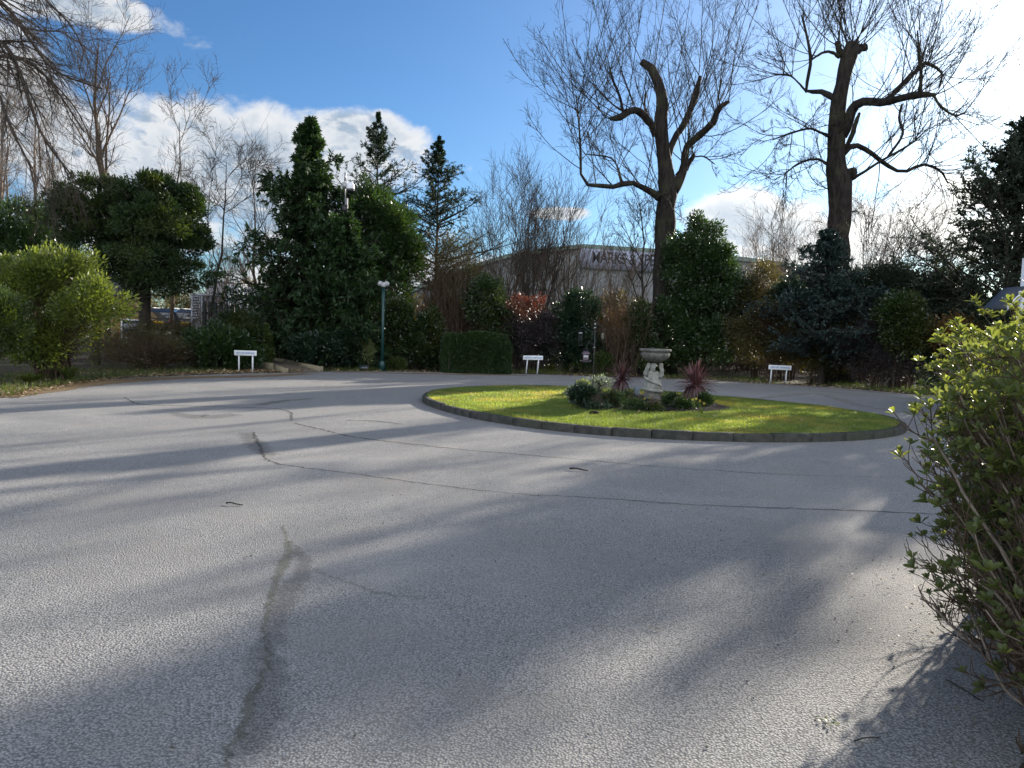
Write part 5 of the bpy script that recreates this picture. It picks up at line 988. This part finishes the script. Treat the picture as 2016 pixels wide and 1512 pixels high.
# ------------------------------------------------------------------ car park, cars, container, fences, brick building
def carpark():
    V = [(-36, 34, .0), (-12.6, 34, .0), (-12.6, 36.5, .62), (-36, 36.5, .62), (-12.6, 75, .75), (-36, 75, .75)]
    o = make('car_park', V, [[[0, 1, 2, 3], [3, 2, 4, 5]]], M['field']); o['kind'] = 'structure'
    o = MB().box((-18.0, 38.0, .56), (8.0, .16, .30)).build('concrete_kerb', M['path']); o['kind'] = 'structure'
carpark()
def car(label, loc, rz, paint):
    e = empty('parked_car', loc, label, 'car', 'dark cars in the car park'); e.rotation_euler = (0, 0, rz)
    def mk(name, mb, mat, par=e, bev=0, sm=False):
        o = make(name, np.concatenate(mb.V), mb.F, mat, None, sm); o.parent = par
        if bev: m_ = o.modifiers.new('b', 'BEVEL'); m_.width = bev; m_.segments = 3; m_.limit_method = 'ANGLE'
        return o
    # side profile (y along car, z up), extruded in x ; rear at -y
    body = [(-2.15, .32), (-2.2, .55), (-2.16, .82), (-2.08, .95), (1.15, .98), (1.75, .92), (2.12, .74), (2.2, .5), (2.16, .3)]
    cab = [(-2.05, .94), (-1.86, 1.32), (-1.6, 1.46), (-.2, 1.50), (.35, 1.42), (1.18, .96)]
    for nm, pr, hw, tw, mt in (('body', body, .88, .86, paint), ('cabin', cab, .80, .62, 'glass')):
        n = len(pr); V = []
        zmin = min(p[1] for p in pr); zmax = max(p[1] for p in pr)
        for sx in (-1, 1):
            for (yy, zz) in pr: w = hw + (tw - hw) * (zz - zmin) / (zmax - zmin); V.append((sx * w, yy, zz))
        mb = MB().add(V, [[list(range(n)), list(range(n, 2 * n))[::-1]] + [[i, n + i, n + (i + 1) % n, (i + 1) % n] for i in range(n)]]); mk(nm, mb, M[mt], bev=.05)
    mk('roof', MB().box((0, -.75, 1.495), (1.18, 1.6, .05)), M[paint], bev=.02)
    for sx in (-1, 1):
        for yy in (-1.3, 1.35):
            P = [(sx * .70, yy, .33), (sx * .90, yy, .33)]; w = mk('wheel', MB().tube(P, .33, 20), M['rubber']); mk('rim', MB().tube([(sx * .88, yy, .33), (sx * .915, yy, .33)], .2, 14), M['greypost'], w)
        mk('tail_light', MB().box((sx * .70, -2.155, .84), (.30, .06, .16)), M['tail'], bev=.02); mk('window_pillar', MB().box((sx * .745, -.55, 1.2), (.05, .08, .42), rot=Matrix.Rotation(sx * -.32, 3, 'Y')), M[paint])
        mk('door_mirror', MB().box((sx * .98, .75, 1.02), (.18, .1, .12)), M[paint], bev=.03)
    mk('number_plate', MB().box((0, -2.215, .74), (.52, .03, .12)), M['plate']); mk('bumper', MB().box((0, -2.16, .42), (1.66, .14, .2)), M['rubber'], bev=.03)
    mk('roof_rail', MB().box((-.55, -.75, 1.545), (.04, 1.5, .03)), M['greypost']); mk('roof_rail', MB().box((.55, -.75, 1.545), (.04, 1.5, .03)), M['greypost'])
Yc = 43.0
car('dark car with a yellow rear number plate, partly hidden by the container', (W(366, 650, Yc)[0], Yc + 2, .66), .0, 'carpaint'); car('blue-grey car left of the dark one, seen through undergrowth', (W(318, 650, Yc)[0] - .2, Yc + 1.5, .66), .15, 'carpaint2')
def container():
    Y = 37.6; x0, x1 = W(376.5, 620, Y)[0], W(450, 620, Y)[0]; z0 = .63; z1 = hz(388, 578, Y); e = empty('shipping_container', ((x0 + x1) / 2, Y, z0), 'grey corrugated shipping container beside the cars, behind the picket fence', 'container')
    xa = W(399, 620, Y)[0]; MB().box(((x0 + x1) / 2, Y + 1.32, (z0 + z1) / 2), (x1 - x0 - .04, 2.5, z1 - z0 - .04)).build('shell', M['container'], e)
    for xx in (x0 + .05, xa - .03, x1 - .05): MB().box((xx, Y, (z0 + z1) / 2), (.09, .10, z1 - z0)).build('frame_post', M['container'], e)
    for zz in (z0 + .05, z1 - .05): MB().box(((x0 + x1) / 2, Y - .01, zz), (x1 - x0 + .02, .10, .10)).build('frame_rail', M['container'], e)
    mb = MB(); zz = np.linspace(z0 + 1.05, z1 - .15, 9)
    for q, a in enumerate(zz): mb.box(((x0 + xa) / 2, Y + .0, a), (xa - x0 - .18, .10, (zz[1] - zz[0]) * .5))
    mb.build('corrugation', M['container'], e); MB().tube([(xa - .12, Y - .07, z0 + .1), (xa - .12, Y - .07, z1 - .1)], .016, 8).build('lock_bar', M['greypost'], e); MB().box(((x0 + xa) / 2 + .03, Y - .02, z0 + .8), (.12, .03, .03)).build('latch', M['black'], e)
    mb = MB()
    for xx in np.linspace(xa + .12, x1 - .12, 9): mb.box((xx, Y + .02, (z0 + z1) / 2), (.05, .06, z1 - z0 - .22))
    mb.build('corrugation', M['container'], e)
    Y2 = 41; xa, xb = W(405, 600, Y2)[0], W(449, 600, Y2)[0]; zt = hz(425, 556, Y2); e = empty('site_cabin', ((xa + xb) / 2, Y2, .66), 'pale grey panelled cabin rising above the picket fence', 'cabin')
    MB().box(((xa + xb) / 2, Y2 + 1.5, (.66 + zt) / 2), (xb - xa, 3, zt - .66)).build('walls', M['cabin'], e); MB().box(((xa + xb) / 2, Y2 + 1.5, zt + .04), (xb - xa + .1, 3.1, .08)).build('roof', M['container'], e)
    for xx in np.linspace(xa + .3, xb - .3, 3): MB().box((xx, Y2 - .012, (.66 + zt) / 2), (.03, .02, zt - .9)).build('panel_joint', M['container'], e)
container()
def picket():
    Y = 31.0; x0, x1 = W(397, 640, Y)[0], W(484, 640, Y)[0]; zt = hz(425, 592, Y); e = empty('picket_fence', ((x0 + x1) / 2, Y, 0), 'dark stained picket fence with pointed boards, in front of the container', 'fence'); n = 8; pit = (x1 - x0) / n
    for q in range(n):
        cx = x0 + pit * (q + .5); w = pit * .36; zz = zt - .03 * q * .6 - .01
        pr = [(-w, 0.0), (w, 0.0), (w, zz - .14), (w * .55, zz - .03), (0, zz), (-w * .55, zz - .03), (-w, zz - .14)]; m = len(pr); V = [(cx + a, Y - .012, z) for a, z in pr] + [(cx + a, Y + .012, z) for a, z in pr]
        MB().add(V, [[list(range(m)), list(range(m, 2 * m))[::-1]] + [[i, m + i, m + (i + 1) % m, (i + 1) % m] for i in range(m)]]).build('picket', M['picket'], e)
    for z in (.45, zt - .5): MB().box(((x0 + x1) / 2, Y + .035, z), (x1 - x0, .04, .09)).build('rail', M['picket'], e)
    Y = 33.5; x0, x1 = W(446, 600, Y)[0], W(556, 600, Y)[0]; e = empty('slatted_fence', ((x0 + x1) / 2, Y, 0), 'tall pale vertical-slatted fence right of the cabin, behind the bare thicket', 'fence'); n = 13; pit = (x1 - x0) / n
    for q in range(n):
        cx = x0 + pit * (q + .5); zz = hz(500, 560 + q * 1.2, Y); MB().box((cx, Y, zz / 2), (pit * .78, .03, zz)).build('slat', M['cabin'], e)
    for z in (.5, 1.9): MB().box(((x0 + x1) / 2, Y + .04, z), (x1 - x0, .05, .08)).build('rail', M['cabin'], e)
picket()
def brickbuilding():
    Y = 37; x0, x1 = W(205, 640, Y)[0], W(289, 640, Y)[0]; zt = hz(250, 584, Y); zm = hz(250, 617, Y); e = empty('brick_building', (x1, Y, 0), 'ochre and buff brick building glimpsed behind the yew trunk', 'building'); e.rotation_euler = (0, 0, .445)
    MB().box(((x0 + x1) / 2, Y + 3, zm / 2), (x1 - x0, 6, zm)).build('lower_wall', M['brickyel'], e); MB().box(((x0 + x1) / 2, Y + 3.05, (zm + zt) / 2), (x1 - x0 - .08, 6, zt - zm)).build('upper_wall', M['brick'], e)
    MB().box(((x0 + x1) / 2, Y - .02, zm), (x1 - x0 + .04, .10, .07)).build('ledge', M['path'], e)
    MB().add([(x0 - .2, Y - .3, zt), (x1 + .2, Y - .3, zt), (x1 + .2, Y + 6.4, zt), (x0 - .2, Y + 6.4, zt), (x0 - .2, Y + 3, zt + 1.2), (x1 + .2, Y + 3, zt + 1.2)], [[[0, 1, 5, 4], [2, 3, 4, 5], [0, 4, 3], [1, 2, 5], [0, 3, 2, 1]]]).build('roof', M['slate'], e)
    wx = W(262, 640, Y)[0]; w = MB().box((wx, Y - .0, zm * .6), (.9, .06, .9)).build('window', M['white'], e); MB().box((wx, Y - .035, zm * .6), (.78, .02, .78)).build('pane', M['glass'], w)
brickbuilding()

# ------------------------------------------------------------------ warehouse
def warehouse():
    Y = 95.0; e = empty('warehouse', (W(1200, 640, Y)[0], Y, 0), 'large pale warehouse with a low green-edged curved roof behind the trees', 'building')
    top = [(800, 572), (850, 552), (900, 532), (925, 522), (960, 512), (1000, 500), (1080, 488), (1120, 483), (1150, 481), (1200, 484), (1260, 488), (1330, 493), (1400, 499), (1470, 507), (1540, 516), (1620, 528), (1700, 541)]
    T = np.array([W(*p, Y) for p in top]); n = len(T); 
    def slabm(name, z_lo, z_hi, y0, y1, mat):
        V = []
        for y in (y0, y1):
            for q in range(n): V.append((T[q, 0], y, z_lo[q]))
            for q in range(n): V.append((T[q, 0], y, z_hi[q]))
        F_ = []
        for q in range(n - 1): F_ += [[q, q + 1, n + q + 1, n + q], [2 * n + q + 1, 2 * n + q, 3 * n + q, 3 * n + q + 1], [n + q, n + q + 1, 3 * n + q + 1, 3 * n + q]]
        F_ += [[0, n, 3 * n, 2 * n], [n - 1, 3 * n - 1, 4 * n - 1, 2 * n - 1]]; return MB().add(V, [F_]).build(name, mat, e)
    slabm('wall', np.zeros(n), T[:, 2] - .5, Y, Y + 40, M['cladding']); slabm('roof_edge', T[:, 2] - .5, T[:, 2], Y - .25, Y + 40.2, M['roofgreen'])
    mb = MB()
    for xx in np.arange(T[0, 0] + .5, T[-1, 0] - .5, 1.6): z = np.interp(xx, T[:, 0], T[:, 2]) - .85; mb.box((xx, Y - .03, z / 2), (.16, .05, z))
    mb.build('cladding_ribs', M['cladding'], e)
    x0, x1 = W(1142, 500, Y)[0], W(1318, 500, Y)[0]; zb = hz(1230, 531, Y); zt = hz(1230, 491, Y)
    b = MB().box(((x0 + x1) / 2, Y - .18, (zb + zt) / 2), (x1 - x0, .12, zt - zb), rot=Matrix.Rotation(rad(1.5), 3, 'Y')).build('banner', M['banner'], e)
    t = text_mesh('banner_lettering', 'MARKS & SPENCER', 1.9, 'ink', b, ((W(1165, 506, Y)[0] + W(1345, 506, Y)[0]) / 2 - e.location.x, -.26, (zb + zt) / 2 - .05), (math.pi / 2, rad(1.5), 0), .02, W(1345, 506, Y)[0] - W(1165, 506, Y)[0], .035)
    MB().box(((x0 + x1) / 2, Y - .16, zb - .08), (x1 - x0, .12, .07), rot=Matrix.Rotation(rad(1.5), 3, 'Y')).build('banner_rail', M['roofgreen'], e)
warehouse()
# house at the right edge
def house():
    def rot(o): o.location = Matrix.Rotation(-.60, 3, 'Z') @ Vector(o.location); o.rotation_euler = (0, 0, -.60)
    Y = 15.0; x0 = W(2006, 600, Y)[0]; zt = hz(2010, 508, Y); e = empty('house', (x0, Y, 0), 'white rendered building corner with sloping porch edge at the right picture edge', 'building')
    rot(MB().box((x0 + 3, Y + 2.6, zt / 2), (6, 5.2, zt)).build('wall', M['render'], e)); rot(MB().box((x0 + 3.05, Y + 2.6, zt + .04), (6.06, 5.3, .08)).build('parapet_cap', M['slate'], e))
    # lean-to porch roof on the near side, sloping down to the left
    a = W(2030, 562, Y - .8); b = W(1986, 604, Y - .8); dx, dz = a[0] - b[0], a[2] - b[2]
    V = [(b[0], Y - .8, b[2]), (a[0], Y - .8, a[2]), (a[0], Y - .01, a[2]), (b[0], Y - .01, b[2])]; V += [(p[0], p[1], p[2] - .06) for p in V]
    MB().add(V, [[[0, 1, 2, 3], [7, 6, 5, 4], [0, 4, 5, 1], [1, 5, 6, 2], [2, 6, 7, 3], [3, 7, 4, 0]]]).build('porch_roof', M['slate'], e)
    for k_, off in ((0, .05), (1, -.19)):
        V = [(b[0] - .04 + k_ * .22, Y - .84, b[2] + off - .02), (a[0], Y - .84, a[2] + off - .0), (a[0], Y - .805, a[2] + off), (b[0] - .04 + k_ * .22, Y - .805, b[2] + off - .02)]; V += [(p[0], p[1], p[2] - .10) for p in V]
        MB().add(V, [[[0, 1, 2, 3], [7, 6, 5, 4], [0, 4, 5, 1], [1, 5, 6, 2], [2, 6, 7, 3], [3, 7, 4, 0]]]).build('bargeboard', M['white'], e)
    MB().tube([(a[0] - .1, Y - .7, 0), (a[0] - .1, Y - .7, a[2] - .1)], .05, 8).build('porch_post', M['white'], e)
house()

# ------------------------------------------------------------------ near hedge
def near_hedge():
    rg = np.random.default_rng(200); e = empty('near_hedge', (2.5, 3.4, 0), 'large near evergreen hedge with backlit yellow-green leaf rosettes and bare twiggy base, right foreground', 'hedge')
    # envelope of the left face: x at the face as a function of height, roughly at depth 3.2 m
    zf = np.array([0, .15, .45, .87, 1.15, 1.39, 1.58, 1.75]); xf = np.array([2.08, 1.97, 1.86, 1.82, 1.80, 1.75, 1.92, 2.25])
    n = 380; by = rg.uniform(2.5, 5.0, n); bx = rg.uniform(2.1, 3.2, n) + (by - 3.0) * .5; Zt = rg.uniform(.35, 1.72, n) ** .8; Zt = np.minimum(Zt, 1.70)
    face = rg.random(n) < .62; dxx = (by - 3.0) * .62
    tx = np.where(face, np.interp(Zt, zf, xf) + rg.random(n) * .18 + dxx, rg.uniform(1.95, 3.4, n) + dxx); Zt = np.where(face, Zt, rg.uniform(1.4, 1.62, n) + np.clip((tx - 1.9 - dxx) * .2, 0, .22)); ty = by + rg.normal(size=n) * .18
    bx = np.where(face, np.minimum(bx, tx + .42), bx); k = 12; t = np.linspace(0, 1, k)[None]
    P = np.stack([bx[:, None] + (tx - bx)[:, None] * t ** 1.5, by[:, None] + (ty - by)[:, None] * t, Zt[:, None] * t ** .85], 2); P[:, 1:] += np.cumsum(rg.normal(size=(n, k - 1, 3)) * .014, 1); P[:, :, 2] = np.maximum(P[:, :, 2], 0)
    R = (.006 + .007 * rg.random((n, 1))) * np.linspace(1, .32, k)[None]
    A = spawn(rg, P, R, 10, .15, 1, .15, 32, .09, .14, 8, .62, .0026, .6); A2 = spawn(rg, *A, 4, .25, 1, .09, 38, .09, .12, 5, .7, .002, .7)
    build_tubes('stems', [(P, R)], M['twiggrey'], e, (7,)); build_tubes('twigs', [A, A2], M['twigbrown'], e, (5, 4))
    # rosettes at twig ends, more of them high up and towards the light
    T1 = np.concatenate([P[:, -1], A[0][:, -1], A2[0][:, -1]]); D = np.concatenate([norm(P[:, -1] - P[:, -3]), norm(A[0][:, -1] - A[0][:, -3]), norm(A2[0][:, -1] - A2[0][:, -2])])
    prob = np.clip((T1[:, 2] - .1) / 1.25, .30, 1) ** 1.4 * .78; prob = np.where(T1[:, 2] > 1.35, .95, prob); kk = rg.random(len(T1)) < prob; T1, D = T1[kk], D[kk]
    D = norm(D + np.array([0, 0, .8])); m = len(T1); nl = 7; c = np.repeat(T1, nl, 0); d = np.repeat(D, nl, 0); q = np.tile(np.arange(nl), m); ph = np.repeat(rg.random(m) * 6.28, nl) + q * 2.4
    u = norm(np.cross(d, np.array([[.3, .2, 1.]]))); v = np.cross(d, u); opn = np.radians(18 + 52 * (q / nl) + rg.normal(size=len(q)) * 8); ax = norm(d * np.cos(opn)[:, None] + (u * np.cos(ph)[:, None] + v * np.sin(ph)[:, None]) * np.sin(opn)[:, None])
    sc = np.repeat(.6 + .6 * rg.random(m), nl) * (.75 + .5 * (q / nl)); L = .037 * sc * (.85 + .3 * rg.random(len(q))); Wd = L * .52; c = c - d * (.012 * (q / nl))[:, None]
    out = norm(ax - d * (ax * d).sum(1, keepdims=True)); nrm = norm(np.cross(np.cross(ax, out), ax)); sd = np.cross(ax, nrm)
    rows = []
    for f, w, b in ((0, .12, 0), (.25, .55, .0), (.55, 1.0, .015), (.82, .72, .06), (1.0, .08, .13)):
        ctr = c + ax * (L * f)[:, None] - nrm * 0 + out * (L * b)[:, None]; h = (Wd * w / 2)[:, None]
        rows += [ctr - sd * h + d * h * .35, ctr - d * 0, ctr + sd * h + d * h * .35]
    V = np.stack(rows, 1).reshape(-1, 3); qq = []
    for r in range(4):
        for s_ in range(2): qq.append([r * 3 + s_, r * 3 + s_ + 1, (r + 1) * 3 + s_ + 1, (r + 1) * 3 + s_])
    Q = (np.array(qq)[None] + (np.arange(len(c)) * 15)[:, None, None]).reshape(-1, 4); make('leaves', V, [Q], M['nearleaf'], e, True)
near_hedge()
def foreground_litter():
    rg = np.random.default_rng(210)
    o = sheet('hedge_bed', [(1.58, 2.0), (1.60, 2.2), (1.69, 2.33), (1.72, 2.46), (1.86, 2.55), (1.90, 2.72), (2.05, 2.85), (2.12, 3.0), (2.36, 3.2), (2.62, 3.6), (2.7, 4.0), (3.2, 4.6), (4.6, 6.6), (5.5, 8.5), (9, 8.5), (9, -6), (2.6, -6), (1.5, 1.0)][::-1], .009, M['soil'])
    n = 900; x = 1.75 + rg.random(n) ** .6 * 1.6; y = 2.0 + rg.random(n) * 3.4; x = x - .22 * (y < 3); k = x > 1.42 + .1 * y + .15 * np.abs(np.sin(y * 3)) ; a = np.column_stack([x[k], y[k], .012 + .015 * rg.random(k.sum())]); dd = norm(rg.normal(size=a.shape) * np.array([1, 1, .3])); L = .008 + .018 * rg.random(len(a))
    V, Q = quad_leaves(a, dd, norm(rg.normal(size=a.shape) * .5 + np.array([0, 0, 1])), L, L * .45, .2); tag(make('hedge_litter', V, [Q], M['litter']), 'small dead leaves and bits under the near hedge', 'fallen leaves', kind='stuff')
    n = 420; y = 1.9 + rg.random(n) * 5.5; x = rg.uniform(-2, 2.0, n) * 1; P = np.column_stack([x, y]); r = .0025 + .004 * rg.random(n) ** 2; mb = MB()
    for i in range(n):
        if rg.random() > (P[i, 0] + 2.6) / 4.6: continue
        mb.lathe([(r[i] * .5, 0), (r[i], r[i] * .6), (r[i] * .4, r[i] * 1.3)], (P[i, 0], P[i, 1], .006), 5, 1.3, .9)
    tag(mb.build('grit', M['stonedark']), 'loose dark grit scattered on the asphalt', 'grit', kind='stuff')
    def stick(p0, p1, r, lb):
        a, b = G(*p0, z=.012), G(*p1, z=.012); t = np.linspace(0, 1, 7)[:, None]; P = a * (1 - t) + b * t; P[:, 2] += .006 * np.sin(t[:, 0] * 5) + r; P[:, :2] += rg.normal(size=(7, 2)) * .006; tag(MB().tube(P, r * np.linspace(1, .6, 7), 6).build('fallen_twig', M['bark'], None, True), lb, 'twig', 'fallen twigs on the drive')
    stick((1121, 924), (1158, 927), .011, 'fallen twig lying between the two dark joints, before the island'); stick((444, 992), (478, 994), .007, 'small fallen twig on the left half of the drive')
    stick((1858, 1340), (1935, 1378), .004, 'thin curved twig on the asphalt beside the near hedge'); stick((1685, 1460), (1728, 1452), .003, 'very thin twig on the asphalt near the bottom right')
    def petal(px, py, m, mat, lb, nm='fallen_blossom', sz=.02):
        b = G(px, py, .012); dd = norm(rg.normal(size=(m, 3)) * np.array([1, 1, .3])); c = b + rg.normal(size=(m, 3)) * np.array([sz, sz * .8, .003]); V, Q = quad_leaves(c, dd, norm(rg.normal(size=(m, 3)) * .4 + np.array([0, 0, 1])), sz, sz * .6, .1); tag(make(nm, V, [Q], M[mat]), lb, 'debris', 'pale scraps on the drive')
    petal(1620, 1418, 14, 'variegated', 'pale yellow scrap of blossom on the asphalt, lower right'); petal(1007, 1252, 5, 'pale', 'tiny white scrap near the middle of the foreground', sz=.014); petal(1032, 1192, 3, 'pale', 'tiny white fleck above the middle scrap', sz=.008); petal(150, 870, 3, 'pale', 'tiny white fleck on the left of the drive', sz=.02)
    petal(1893, 1500, 5, 'pale', 'pale split twig scrap at the bottom right edge', sz=.016)
foreground_litter()
print('faces', sum(len(o.data.polygons) for o in bpy.data.objects if o.type == 'MESH'))
